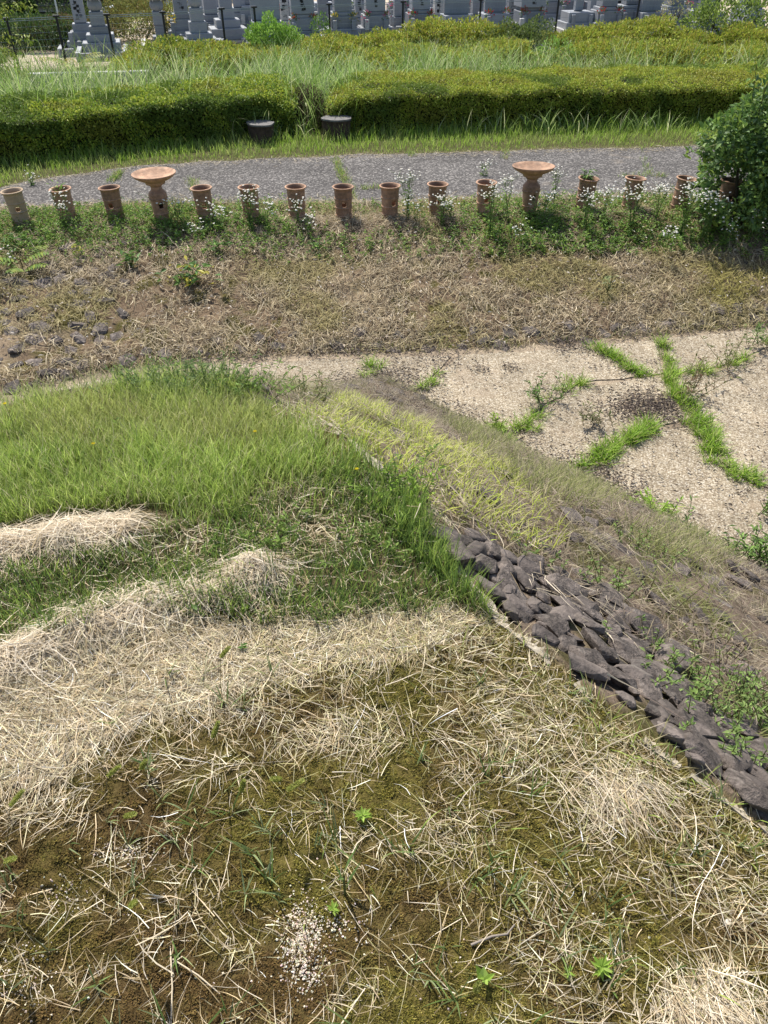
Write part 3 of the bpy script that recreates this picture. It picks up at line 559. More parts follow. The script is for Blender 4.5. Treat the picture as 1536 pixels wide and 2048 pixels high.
# stray green blades in the moss, in small tufts
for _ in range(75):
    p = on(RNG.uniform(-60, 1500), RNG.uniform(1330, 2080), 0)
    if not inpoly(p[0:1], p[1:2], MTOP)[0]: continue
    k = RNG.integers(3, 9); P = np.tile(p, (k, 1)) + RNG.normal(0, .006, (k, 3)) * (1, 1, 0); P[:, 2] = zf(P[:, 0], P[:, 1])
    grass(mb, P, RNG.uniform(.03, .10, k), RNG.uniform(.0022, .0042, k), RNG.uniform(0, 6.28, k), RNG.uniform(.2, .9, k), RNG.uniform(.7, 1.5, k), pick([(.20, .27, .09), (.28, .34, .16), (.13, .2, .05)], k), 4)
o = mb.obj('mound_grass', M['veg'], kind='stuff'); tag(o, 'fresh and dark green grass growing over the far half of the mound top', 'grass')
# white grit showing through the moss
mb = MB(); pb = rock_mesh('pebble', M['concrete'], 90, 1, .8, .7, 9); co = np.empty(len(pb.vertices) * 3); pb.vertices.foreach_get('co', co); co = co.reshape(-1, 3); tr = np.empty(len(pb.polygons) * 3, int); pb.polygons.foreach_get('vertices', tr)
for cu, cv, su, sv, n in ((605, 1890, 22, 46, 1100), (650, 1860, 40, 18, 160), (255, 1705, 34, 14, 170), (130, 1780, 25, 25, 80), (760, 1900, 300, 110, 160), (60, 1960, 40, 40, 160), (1370, 1850, 60, 40, 20)):
    for _ in range(n):
        p = on(RNG.normal(cu, su), RNG.normal(cv, sv), 0); p[2] = float(zf(p[0], p[1])) + .003; s = RNG.uniform(.0022, .006) * (1.4 if RNG.random() < .08 else 1); a = Matrix.Rotation(RNG.uniform(0, 6), 3, 'Z') @ Matrix.Rotation(RNG.uniform(0, 6), 3, 'X')
        mb.add(co * s @ np.array(a).T + p, None, tr.reshape(-1, 3), cvar((.64, .56, .45), 1, .25)[0])
o = mb.obj('grit', M['dry'], kind='stuff'); tag(o, 'whitish grit showing in bare patches of the brown moss', 'gravel')

# ------------------------------------------------------------------ mound slope
mb = MB(); inS = lambda x, y: inpoly(x, y, MTOE) & ~inpoly(x, y, MTOP)
x, y, z, u, v = scat(85000, -1.5, 3.2, 1.2, 6.5, lambda x, y, u, v: inS(x, y) & zone(u, v, YEL, 14) & (fbm(x * 4, y * 4, 61) + .2 * RNG.random(len(x)) > .44))
print('yel', len(x)); grass(mb, np.stack([x, y, z], 1), RNG.uniform(.03, .11, len(x)) * (.5 + fbm(x * 5, y * 5, 66)), RNG.uniform(.0025, .005, len(x)), RNG.normal(1.5, 2.0, len(x)), RNG.uniform(.2, .9, len(x)), RNG.uniform(.8, 1.8, len(x)), pick([(.48, .54, .09), (.38, .47, .06), (.52, .54, .15), (.53, .49, .27)], len(x)), 3, 1.1)
x, y, z, u, v = scat(125000, -3, 5, .3, 8.2, lambda x, y, u, v: inS(x, y) & ~inpoly(u, v, BARE) & (fbm(x * 3.5, y * 3.5, 63) + .15 * RNG.random(len(x)) > .49))
gr = sstep(.45, .65, fbm(x * 2, y * 2, 64)); c = mixc(pick([(.34, .29, .21), (.26, .21, .14), (.42, .36, .26), (.2, .15, .12)], len(x)), (.24, .27, .08), gr * .85)
print('slope', len(x)); grass(mb, np.stack([x, y, z], 1), RNG.uniform(.05, .13, len(x)), RNG.uniform(.002, .0045, len(x)), RNG.uniform(0, 6.28, len(x)), RNG.uniform(.3, 1.1, len(x)), RNG.uniform(.9, 1.9, len(x)), c, 3)
x, y, z, u, v = scat(22000, -1, 5, .3, 7, lambda x, y, u, v: inS(x, y) & (RNG.random(len(x)) < .05 + .6 * (~inpoly(u, v, BARE))))
straws(mb, x, y, RNG.uniform(.04, .13, len(x)), RNG.uniform(.0015, .004, len(x)), RNG.normal(2.2, .9, len(x)), pick([(.40, .34, .26), (.52, .45, .33), (.3, .24, .19), (.22, .17, .14)], len(x)), .03, .8, tilt=.2)
# grey-green fringe near the foot of the slope
x, y, z, u, v = scat(40000, .5, 4, 3, 7, lambda x, y, u, v: inS(x, y) & (blob(u, v, 1330, 1105, 130, 45) + blob(u, v, 1130, 980, 130, 40) + blob(u, v, 960, 880, 120, 40) > RNG.random(len(x)) * .9 + .1))
grass(mb, np.stack([x, y, z], 1), RNG.uniform(.08, .16, len(x)), RNG.uniform(.003, .005, len(x)), RNG.uniform(0, 6.28, len(x)), .3, RNG.uniform(.6, 1.5, len(x)), pick([(.33, .34, .14), (.26, .30, .09), (.4, .36, .22)], len(x)), 3)
# dead straw caught between the shoulder stones
for cu, cv, n in ((1140, 1195, 40), (1075, 1160, 26), (1200, 1265, 26), (870, 1040, 110), (1170, 1235, 20), (640, 850, 120), (590, 835, 90)):
    p = np.array([on_slope(cu + RNG.normal(0, 28), cv + RNG.normal(0, 20))[:2] for _ in range(n)]); straws(mb, p[:, 0], p[:, 1], RNG.uniform(.04, .11, n), RNG.uniform(.0016, .003, n), RNG.normal(2.4, .8, n), pick(STRAW[:3], n), .03, .5)
o = mb.obj('slope_grass', M['veg'], kind='stuff'); tag(o, 'yellow-green and withered grass on the stony slope of the mound', 'grass')
# fringes of plant litter and broken twigs along the toe and the joints
def debris(cx, cy, n, sx, mbx, cols):
    x = RNG.normal(cx, sx, n); y = RNG.normal(cy, sx, n); z = np.maximum(zf(x, y), ZF + .03) + RNG.uniform(.002, .02, n); a = RNG.uniform(0, 6.28, n)
    leaves(mbx, np.stack([x, y, z], 1), np.stack([np.cos(a), np.sin(a), RNG.normal(0, .25, n)], 1), np.stack([RNG.normal(0, .4, n), RNG.normal(0, .4, n), np.ones(n)], 1), RNG.uniform(.02, .06, n), RNG.uniform(.008, .02, n), pick(cols, n), .3)
mb = MB(); LIT = [(.13, .10, .085), (.2, .16, .13), (.07, .055, .045), (.3, .26, .22)]; JOINTS = [[(1186, 690), (1285, 748)], [(1320, 678), (1340, 748), (1355, 785), (1398, 840), (1442, 918), (1486, 960), (1600, 1000)], [(1340, 746), (1440, 737), (1540, 694), (1700, 660)], [(1396, 840), (1310, 852), (1204, 905), (1145, 955)], [(1156, 767), (1090, 808), (1005, 890)], [(912, 708), (842, 774), (790, 798)]]
floorz = lambda x, y: np.maximum(zf(x, y), ZF + .014)
def along(px, n, sd):
    P = np.array([on(a, b, ZF + .03)[:2] for a, b in px]); s = np.linalg.norm(np.diff(P, axis=0), axis=1); k = RNG.choice(len(s), n, p=s / s.sum()); t = RNG.random(n); return P[k] + (P[k + 1] - P[k]) * t[:, None] + RNG.normal(0, sd, (n, 2))
for J in JOINTS:
    for p in along(J, 20, .10): debris(p[0], p[1], 9, .10, mb, LIT)
for cu, cv, n, s in ((1310, 810, 900, .17), (1250, 815, 400, .16), (740, 780, 400, .25), (850, 860, 500, .22), (1000, 905, 500, .2), (1180, 960, 600, .22), (800, 745, 200, .2), (1020, 735, 60, .07), (965, 738, 40, .06)):
    p = on(cu, cv, ZF + .03); debris(p[0], p[1], n, s, mb, LIT[:3] if cu in (1310, 1250) else LIT)
x = RNG.uniform(-4, 6, 4200); y = toey(x) + RNG.normal(.02, .12, 4200)
for i in range(0, 4200, 60): debris(x[i], y[i], 60, .12, mb, LIT)
for _ in range(170):
    p = on(RNG.uniform(750, 1560), RNG.uniform(690, 1130), ZF + .03); debris(p[0], p[1], RNG.integers(2, 14), RNG.uniform(.03, .15), mb, LIT)
tp = np.array(MTOE)[2:7]
for _ in range(90):
    k = RNG.integers(0, len(tp) - 1); p = lerp(tp[k], tp[k + 1], RNG.random()); debris(p[0], p[1], 22, .14, mb, LIT)
o = mb.obj('leaf_litter', M['dry'], kind='stuff'); tag(o, 'dark dead leaves and crumbs of plant litter lying on the gravel slabs', 'litter')
# bright grass in the slab joints
mb = MB()
JG = [(JOINTS[0], 900), (JOINTS[1][:3], 700), (JOINTS[1][2:6], 2000), (JOINTS[2][:2], 250), (JOINTS[2][1:], 700), ([(1310, 852), (1204, 905), (1145, 955)], 1900), ([(1170, 762), (1130, 780)], 250), ([(1110, 800), (1060, 840), (1010, 880)], 350), ([(755, 730), (730, 755)], 200), ([(900, 715), (845, 780)], 180), ([(1010, 850), (985, 895)], 300), ([(1300, 1035), (1330, 1020)], 120), ([(1500, 950), (1520, 960)], 120)]
for J, n in JG:
    p = along(J, max(5, n // 28), .05); w8 = RNG.uniform(.1, 1.2, len(p)) ** 1.5 + .05; k = RNG.choice(len(p), n, p=w8 / w8.sum()); q = p[k] + RNG.normal(0, .03, (n, 2)); a = RNG.uniform(0, 6.28, n)
    grass(mb, np.stack([q[:, 0], q[:, 1], floorz(q[:, 0], q[:, 1]) - .01], 1), RNG.uniform(.07, .2, n) * (.5 + .6 * w8[k] / 1.2), RNG.uniform(.005, .009, n), a, RNG.uniform(.2, 1.0, n), RNG.uniform(.8, 1.7, n), pick([(.25, .40, .04), (.17, .31, .03), (.36, .46, .09), (.42, .40, .2)], n, [.4, .33, .17, .10]), 3, 1.1)
x = RNG.uniform(-5, 6, 1400); y = toey(x) + RNG.normal(0, .1, 1400); grass(mb, np.stack([x, y, floorz(x, y)], 1), RNG.uniform(.04, .14, 1400), .005, RNG.uniform(0, 6.28, 1400), .3, 1.2, pick([(.3, .28, .12), (.22, .3, .06), (.4, .34, .22)], 1400), 3)
o = mb.obj('joint_grass', M['veg'], kind='stuff'); tag(o, 'bright green crabgrass growing from the joints between gravel slabs', 'grass')

# ------------------------------------------------------------------ far bank: withered grass and weeds
mb = MB(); inB = lambda x, y: (y > toey(x) - .05) & (y < rowy(x) + .75) & ~inpoly(x, y, MTOE)
x, y, z, u, v = scat(230000, -6.5, 7.5, 6.4, 12.9, lambda x, y, u, v: inB(x, y) & (u > -120) & (u < 1650) & (RNG.random(len(x)) < .25 + .75 * sstep(.35, .55, fbm(x * 2.2, y * 2.2, 71)) - .35 * sstep(330, 180, u) * sstep(590, 640, v)))
tone = fbm(x * 1.1, y * 1.1, 72); c = mixc(pick([(.41, .34, .21), (.33, .27, .17), (.55, .47, .33), (.23, .18, .12), (.37, .295, .19)], len(x)), (.27, .24, .07), .6 * sstep(.52, .7, tone) + .35 * sstep(1250, 1450, u) * (v > 520))
print('bank', len(x)); lie = RNG.random(len(x)) < .5
grass(mb, np.stack([x, y, z], 1)[~lie], RNG.uniform(.06, .17, (~lie).sum()), RNG.uniform(.004, .008, (~lie).sum()), RNG.uniform(0, 6.28, (~lie).sum()), RNG.uniform(.2, 1.0, (~lie).sum()), RNG.uniform(.9, 2.0, (~lie).sum()), c[~lie], 2)
straws(mb, x[lie][:50000], y[lie][:50000], RNG.uniform(.08, .22, min(50000, lie.sum())), RNG.uniform(.004, .008, min(50000, lie.sum())), RNG.uniform(0, 6.28, min(50000, lie.sum())), c[lie][:50000] * 1.15, .02, .9, tilt=.25)
n = 1500; x = RNG.uniform(-6, 6, n); y = toey(x) + RNG.uniform(0, 2.4, n); z = zf(x, y) + .05; a = RNG.uniform(0, 6.28, n)
leaves(mb, np.stack([x, y, z], 1), np.stack([np.cos(a), np.sin(a), 0 * a], 1), np.stack([RNG.normal(0, .3, n), RNG.normal(0, .3, n), 1 + 0 * a], 1), RNG.uniform(.03, .08, n), RNG.uniform(.01, .03, n), pick([(.55, .5, .43), (.4, .34, .28), (.3, .24, .2)], n))
o = mb.obj('withered_grass', M['dry'], kind='stuff'); tag(o, 'brown withered grass and dead leaves covering the bank below the clay pots', 'dry grass')
mb = MB()                                                # leafy weeds round the feet of the pots
def weed_patch(mb, P, h, nl, ll, cols, lw=.4, wob=.35):
    """small upright plants: leaves spiralling up a short stem"""
    n = len(P); k = np.repeat(np.arange(n), nl); m = len(k); f = RNG.random(m); hh = np.broadcast_to(h, (n,))[k]; a = RNG.uniform(0, 6.28, m); lean = RNG.normal(0, wob, (n, 2))[k]
    base = np.asarray(P)[k] + np.stack([lean[:, 0] * f * hh, lean[:, 1] * f * hh, f * hh], 1); up = RNG.uniform(-.1, .9, m)
    leaves(mb, base, np.stack([np.cos(a), np.sin(a), up], 1), np.stack([-np.cos(a) * up, -np.sin(a) * up, np.ones(m)], 1) + RNG.normal(0, .2, (m, 3)), RNG.uniform(.6, 1.2, m) * ll, RNG.uniform(.7, 1.2, m) * ll * lw, pick(cols, m), .2)
x, y, z, u, v = scat(26000, -6.5, 7.5, 8.5, 13, lambda x, y, u, v: (np.abs(y - rowy(x) + .25) < .95) & (y < pathnear(x) + .1) & (RNG.random(len(x)) < np.clip(1.05 * blob(u, v, 300, 455, 230, 42) + .8 * blob(u, v, 60, 470, 120, 50) + .9 * blob(u, v, 1010, 470, 90, 45) + .9 * blob(u, v, 1150, 470, 130, 45) + .95 * blob(u, v, 1380, 465, 170, 45) + .45 * blob(u, v, 560, 470, 90, 45) + .45 * blob(u, v, 760, 480, 130, 30) + .32 * np.exp(-((y - rowy(x) - .3) / .3) ** 2) + .06 - .6 * blob(u, v, 690, 450, 110, 25), 0, 1)))
cl = fbm(x * 3, y * 3, 77); print('weeds', len(x)); cols = [(.12, .23, .03), (.17, .29, .04), (.075, .16, .03), (.24, .34, .06)]
weed_patch(mb, np.stack([x, y, z], 1), .05 + .22 * cl * RNG.random(len(x)), 9, .05, cols)
x, y, z, u, v = scat(40000, -6.5, 7.5, 9.5, 13.5, lambda x, y, u, v: (y > rowy(x) - .2) & (y < pathnear(x) + .08) & (RNG.random(len(x)) < .75))
grass(mb, np.stack([x, y, z], 1), RNG.uniform(.05, .16, len(x)), RNG.uniform(.004, .008, len(x)), RNG.uniform(0, 6.28, len(x)), .2, RNG.uniform(.6, 1.4, len(x)), pick([(.20, .28, .05), (.14, .23, .035), (.36, .32, .16), (.42, .35, .23)], len(x)), 2)
# straw collars in front of the pots on bare ground
for i in (7, 8, 9, 6, 12, 13):
    n = 500; px, py = POT[i][0] + RNG.normal(.12, .16, n), POT[i][1] - .2 + RNG.normal(0, .14, n); grass(mb, np.stack([px, py, zf(px, py)], 1), RNG.uniform(.1, .25, n), .005, RNG.normal(2.4, .9, n), .5, 1.9, pick([(.4, .33, .22), (.5, .42, .3), (.28, .22, .16)], n), 3)
o = mb.obj('low_weeds', M['leaf'], kind='stuff'); tag(o, 'low leafy weeds and grass tangled round the feet of the clay pots', 'weeds')
# grass strip between path and hedge, grass from the cracks of the path
HB = [(-300, 372), (0, 338), (150, 324), (300, 305), (480, 292), (620, 286), (800, 278), (1000, 268), (1200, 261), (1400, 255), (1900, 240)]
hx, hy = edge_pts(HB, ZP, .05, 9)
def hedgey(x): return np.interp(x, hx, hy)
mb = MB(); x, y, z, u, v = scat(150000, -9.5, 10, 11.6, 19.5, lambda x, y, u, v: (y > pathfar(x) - .02) & (y < hedgey(x) + .35)); d = (y - pathfar(x)) / (hedgey(x) - pathfar(x)); cl = fbm(x * 1.6, y * 1.6, 81)
k = RNG.random(len(x)) < .62; x, y, z, d, cl = x[k], y[k], z[k], d[k], cl[k]; print('strip', len(x))
c = mixc(pick([(.28, .44, .055), (.36, .50, .085), (.21, .35, .04), (.42, .50, .16)], len(x)), (.46, .38, .24), np.clip(.75 * sstep(.12, 0, d) + .15 * (cl > .62), 0, 1))
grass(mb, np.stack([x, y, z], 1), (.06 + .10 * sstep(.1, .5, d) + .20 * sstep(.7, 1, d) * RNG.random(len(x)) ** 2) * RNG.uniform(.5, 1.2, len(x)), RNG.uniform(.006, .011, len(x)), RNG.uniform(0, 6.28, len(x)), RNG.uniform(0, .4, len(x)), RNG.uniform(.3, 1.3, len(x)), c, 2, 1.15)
for px, n in (([(672, 318), (682, 345), (690, 365)], 420), ([(690, 368), (700, 385), (706, 400)], 200), ([(240, 345), (225, 365)], 220), ([(1285, 296), (1290, 330), (1300, 350)], 90), ([(822, 305), (824, 316)], 60), ([(1008, 303), (1012, 322)], 70), ([(720, 380), (760, 378)], 90), ([(385, 360), (392, 385)], 110), ([(1240, 355), (1290, 352), (1330, 356)], 120)):
    P = np.array([on(a, b, ZP)[:2] for a, b in px]); k = RNG.integers(0, len(P) - 1, n); q = P[k] + (P[k + 1] - P[k]) * RNG.random((n, 1)) + RNG.normal(0, .045, (n, 2)); grass(mb, np.stack([q[:, 0], q[:, 1], np.full(n, ZP + .01)], 1), RNG.uniform(.04, .14, n), .008, RNG.uniform(0, 6.28, n), .3, 1.3, pick([(.2, .34, .05), (.3, .4, .09), (.42, .37, .2)], n), 2)
xe = RNG.uniform(-9, 9, 5200); sd_ = RNG.random(5200) < .5; ye = np.where(sd_, pathfar(xe) - np.abs(RNG.normal(0, .16, 5200)), pathnear(xe) + np.abs(RNG.normal(0, .22, 5200)))
straws(mb, xe, ye, RNG.uniform(.05, .16, 5200), RNG.uniform(.004, .009, 5200), RNG.uniform(0, 6.28, 5200), pick([(.5, .42, .29), (.4, .33, .22), (.56, .5, .38)], 5200), .012, .7)
o = mb.obj('lawn_strip', M['veg'], kind='stuff'); tag(o, 'bright green grass verge between the asphalt path and the clipped hedge', 'grass')
# tall grass arching over and behind the hedge
mb = MB()
def tall(px, y0, y1, n, lmin, lmax, z0=None, cols=((.23, .34, .08), (.33, .43, .15), (.15, .25, .05), (.20, .31, .07), (.50, .53, .29)), wd=(.010, .021)):
    u_ = RNG.choice(np.asarray(px), n) + RNG.normal(0, 20, n); yy = RNG.uniform(y0, y1, n); xx = xat(u_, yy, ZP + .4); q = fbm(xx * 1.2, yy * 1.2, 88); kk = fbm(xx * 1.7, yy * 1.1, 86) + .18 * RNG.random(n) > .52; u_, yy, xx, q = u_[kk], yy[kk], xx[kk], q[kk]; n = len(xx); L = (lmin + (lmax - lmin) * RNG.random(n)) * (.6 + .8 * q)
    grass(mb, np.stack([xx, yy, zf(xx, yy) if z0 is None else np.full(n, z0)], 1), L, RNG.uniform(*wd, n), RNG.uniform(0, 6.28, n), RNG.uniform(0, .25, n), RNG.uniform(.5, 1.9, n), pick(cols, n), 4, 1.15)
ar = np.arange
tall(ar(-60, 240, 20), 15.6, 18.2, 1500, .95, 1.5); tall(ar(280, 470, 20), 16.4, 18.4, 420, .95, 1.5); tall(ar(500, 780, 20), 17.2, 19, 900, .95, 1.5); tall(ar(800, 1400, 20), 17.5, 19.5, 260, .9, 1.3); tall(ar(-60, 260, 20), 17.0, 20.5, 1300, .7, 1.25); tall(ar(280, 460, 20), 18.5, 22, 800, .7, 1.3); tall(ar(500, 820, 15), 18.8, 22.5, 2600, .7, 1.3); tall(ar(620, 700, 10), 16.6, 18.5, 420, .7, 1.25)
tall(ar(820, 1180, 15), 20.5, 24, 1900, .6, 1.2); tall(ar(1160, 1560, 15), 20.5, 24.5, 1100, .5, 1.2); tall(ar(-60, 1600, 20), 20, 26.5, 5200, .35, .8)
tall([425, 430], 18, 18.6, 60, 1.0, 1.5); tall([1105, 1110, 1290, 1300], 20.5, 22, 40, .9, 1.4); tall(ar(440, 640, 10), 16.0, 16.7, 260, .3, .6); tall(ar(700, 1360, 10), 16.5, 17.1, 420, .3, .6)
o = mb.obj('tall_grass', M['veg'], kind='stuff'); tag(o, 'tall pale green grass arching up behind the clipped hedge', 'grass')

# ------------------------------------------------------------------ clipped azalea hedge (two lengths, a dead shrub between)
def hedge(name, label, ua, ub, nleaf, cols_top, lsz):
    t = thing(name, label, 'hedge', group='clipped azalea hedge')
    x0, x1 = xat(ua, 17, ZP), xat(ub, 17, ZP); gx_ = np.linspace(x0, x1, 90); H = .70; dep = 2.6
    def surf(x, s):
        """s: 0..1 up the front face, 1..2 back over the top, 2..3 down the back"""
        yb = hedgey(x) + .30 + .35 * np.exp(-((x - xat(600, 16.5, ZP)) / 1.3) ** 2); e = np.minimum(np.abs(x - x0), np.abs(x - x1)); rnd = sstep(0, .5, e) * .25 + .75
        h = H * (1 + .16 * (fbm(x * 1.4, x * 0 + 3, 91) - .5)) * rnd; b = .10 * (fbm(x * 3.1, s * 4, 93) - .5) * 2
        f = np.clip(s, 0, 1); tp = np.clip(s - 1, 0, 1); bk = np.clip(s - 2, 0, 1)
        y = yb + .34 * (1 - f) ** 1.3 + .10 * f ** 6 - .10 + tp * (dep - .3) + b * (s < 1); z = ZP + h * (1 - (1 - f) ** 1.3) + .10 * np.sin(tp * math.pi) * (s < 2) + .14 * (fbm(x * 2.6, y * 2.6, 95) - .5) * (s > .7) - bk * h
        return np.stack([x, y, z], -1)
    ss = np.linspace(0, 3, 34); V = np.stack([surf(gx_, np.full(90, q)) for q in ss]); ctr = V.mean((0, 1)); V = V - np.stack([0 * V[..., 0], -.06 * (ss < 1)[:, None] + 0 * V[..., 0], .07 + 0 * V[..., 0]], -1)
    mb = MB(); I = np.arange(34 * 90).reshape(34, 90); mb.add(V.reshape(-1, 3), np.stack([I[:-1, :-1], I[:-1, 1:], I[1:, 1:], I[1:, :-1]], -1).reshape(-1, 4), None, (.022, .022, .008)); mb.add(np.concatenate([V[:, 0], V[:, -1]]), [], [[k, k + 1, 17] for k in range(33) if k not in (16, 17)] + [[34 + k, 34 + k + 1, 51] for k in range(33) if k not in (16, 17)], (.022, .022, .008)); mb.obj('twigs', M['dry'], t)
    x = RNG.uniform(x0, x1, nleaf); s = np.where(RNG.random(nleaf) < .36, RNG.uniform(0, 1.05, nleaf) , RNG.uniform(1.0, 2.05, nleaf)); p = surf(x, s) + RNG.normal(0, .028, (nleaf, 3)); d = RNG.normal(0, .8, (nleaf, 3)) + np.where(s < .9, -1, 0)[:, None] * (0, .9, 0) + np.array((0, 0, 1)) * np.where(s < .9, .1, .45)[:, None]
    c = pick(cols_top, nleaf); pat = fbm(p[:, 0] * 1.2, p[:, 1] * 1.2 + p[:, 2] * 2, 97); c = mixc(c, (.10, .17, .03), .75 * sstep(.54, .64, pat)); c = mixc(c, (.28, .22, .05), .35 * sstep(.42, .30, pat))
    mb = MB(); leaves(mb, p, d, RNG.normal(0, .45, (nleaf, 3)) + np.where(s < .9, 1, 0)[:, None] * (0, -.9, 0) + (0, 0, .9), RNG.uniform(.7, 1.35, nleaf) * lsz, RNG.uniform(.4, .6, nleaf) * lsz, c, .2); mb.obj('foliage', M['leaf'], t, kind='stuff')
AZ = [(.36, .42, .045), (.29, .37, .04), (.45, .49, .09), (.21, .29, .035), (.37, .35, .06)]
hedge('clipped_hedge', 'clipped dark hedge running left of the brown dead shrub behind the stump stool', -70, 596, 66000, AZ[:4] + [(.14, .24, .04)], .052)
hedge('clipped_hedge', 'clipped yellow-green hedge running from the tall grass clump to the big shrub', 660, 1640, 95000, AZ, .044)
def bush(name, label, cat, c, r, n, lsz, cols, group=None, mat_='leaf', lw=.45, up=.5, stems=5, flat=.0, core=True, lump=.35):
    """many-leaved crown over a few bare stems; c = foot, r = half axes, crown centre at c + r_z*1.05"""
    t = thing(name, label, cat, c, 0, group); mb = MB(); rr = np.array(r); d = unit(RNG.normal(0, 1, (n, 3))); sd_ = RNG.integers(0, 999)
    lm = 1 + lump * (fbm(d[:, 0] * 2.3 + sd_, d[:, 1] * 2.3 + d[:, 2] * 1.7, sd_ % 50) - .5) * 2; rad = lm * (1 - .45 * RNG.random(n) ** 2.2)
    p = d * rad[:, None] * rr + (0, 0, rr[2] * 1.02); ok = p[:, 2] > .01; p, d = p[ok], d[ok]; m = len(p)
    dd = d * .8 + RNG.normal(0, .7, (m, 3)) + (0, 0, up); leaves(mb, p, dd, RNG.normal(0, .45, (m, 3)) + (0, 0, .9), RNG.uniform(.6, 1.3, m) * lsz, RNG.uniform(.75, 1.25, m) * lsz * lw, pick(cols, m), .2)
    mb.obj('foliage', M[mat_], t, kind='stuff'); mb = MB()
    for k in range(stems):
        a = RNG.uniform(0, 6.28); e = np.array((math.cos(a) * rr[0] * .6, math.sin(a) * rr[1] * .6, rr[2] * 1.3)); tube(mb, [(0, 0, -.05), e * (.4, .4, .5), e], .014 + rr[2] * .012, .004, (.07, .055, .035))
    mb.obj('stem', M['dry'], t); return t
p = on(612, 262, ZP); bush('dead_shrub', 'brown dead shrub between the two stump stools', 'shrub', (p[0], p[1] + .35, ZP), (.42, .35, .36), 2600, .06, [(.08, .045, .035), (.12, .07, .05), (.05, .032, .028)], mat_='dry', lw=.25, stems=14)
BUSHC = [(.35, .39, .05), (.28, .34, .045), (.45, .47, .09), (.36, .31, .07), (.22, .29, .045)]
BUSHES = [(345, 25.4, .95, .50, 'round azalea bush standing in front of the third fence post from the left', BUSHC + [(.12, .22, .04)]), (425, 25.6, .7, .45, 'azalea bush with pale new leaves below the gravestone with curved roof', BUSHC), (275, 24.0, .55, .3, 'small azalea bush at the end of the stone kerb by the fence', BUSHC),
 (505, 26.2, .75, .42, 'low azalea bush left of the bright green shrub', BUSHC), (620, 26.9, .8, .38, 'yellowish azalea bush just right of the bright green shrub', BUSHC), (700, 27.2, .8, .50, 'azalea bush under the seventh fence post', BUSHC), (785, 27.4, .75, .46, 'azalea bush left of the eighth fence post', BUSHC), (865, 27.6, .8, .62, 'taller azalea bush before the wide pale headstone', BUSHC),
 (950, 27.8, .85, .58, 'azalea bush reaching up at the ninth fence post', BUSHC), (1040, 27.4, .72, .92, 'tall grey-green bush between the ninth and tenth fence posts', [(.13, .18, .05), (.17, .22, .06), (.10, .14, .035)]), (1150, 27.8, .85, .60, 'azalea bush with a tilted kerbstone at its left, by the tenth post', BUSHC), (1225, 27.9, .85, .55, 'azalea bush left of the eleventh fence post', BUSHC), (1305, 28.0, .9, .55, 'azalea bush right of the eleventh fence post', BUSHC), (1395, 27.8, .9, .58, 'azalea bush below the pale leafed tall shrub', BUSHC), (1490, 27.6, 1.0, .52, 'azalea bush at the far right end of the back row', BUSHC)]
for u_, y_, rx, rz_, lab, cl in BUSHES:
    x = xat(u_, y_, ZP + .5); bush('azalea_bush', lab, 'bush', (x, y_, float(zf(x, y_))), (rx * 1.1, .8, rz_ * random.uniform(.42, .8)), int(7000 * rx), .09, cl, 'azalea bushes along the cemetery fence', lump=.85)
for i, (u_, y_) in enumerate(((560, 24.6), (660, 24.9), (742, 24.4), (830, 25.0), (925, 24.7), (1010, 25.2), (1190, 25.2), (1275, 24.6), (1365, 25.3), (1450, 24.7), (1530, 25.0), (455, 24.2))):
    x = xat(u_, y_, ZP + .3); bush('azalea_bush', 'low azalea bush in the tall grass behind the hedge, ' + ('below the bright green shrub', 'left of the seventh fence post', 'between seventh and eighth posts', 'below the eighth post', 'below the ninth post', 'by the tall grey-green bush', 'right of the pale sapling', 'below the eleventh post', 'right of the eleventh post', 'left below the tall leafy shrub', 'at the far right end', 'left of the bright green shrub')[i], 'bush', (x, y_, ZP), (RNG.uniform(.7, 1.15), .8, RNG.uniform(.2, .34)), 5200, .085, BUSHC, 'low azalea bushes behind the hedge', lump=.8)
x = xat(540, 26.6, ZP + .8); bush('bright_shrub', 'bright green upright shrub in front of the grey gravestones', 'shrub', (x, 26.6, ZP), (.78, .6, .50), 5200, .085, [(.22, .38, .06), (.17, .31, .05), (.30, .46, .10)], up=1.2, lump=.6)
x = xat(1112, 24.5, ZP + .5); bush('pale_sapling', 'small light green leafy sapling in the tall grass behind the hedge', 'shrub', (x, 24.5, ZP), (.5, .4, .38), 500, .09, [(.26, .40, .08), (.2, .33, .06)])
x = xat(640, 26.5, ZP + .6); bush('dark_sapling', 'small dark green bush in front of the seventh fence post', 'bush', (x, 27.1, ZP), (.3, .3, .52), 700, .085, [(.10, .19, .04), (.14, .24, .05)])
x = xat(1465, 29.0, ZP + .9); bush('leafy_shrub', 'tall open shrub with big pale green leaves before the last fence post', 'shrub', (x, 29, ZP), (1.7, .8, .72), 3400, .13, [(.24, .33, .06), (.17, .26, .05), (.30, .38, .10), (.13, .18, .05)], up=.8, lump=.7, stems=12)
x = xat(1345, 30, ZP + .8); bush('straggly_shrub', 'straggly pale dried shrub left of the tall leafy shrub', 'shrub', (x, 30, ZP), (.5, .4, .75), 420, .09, [(.38, .33, .2), (.28, .26, .12), (.3, .34, .14)], stems=16, lump=.6)
x = xat(262, 29.2, ZP + .5); bush('olive_bush', 'wide olive-brown bush standing between the gravestones beyond the fence', 'bush', (x, 30.6, ZP), (1.5, .9, .64), 8000, .085, [(.16, .15, .04), (.22, .18, .06), (.14, .16, .04), (.25, .27, .08)], up=.9, lump=.5)
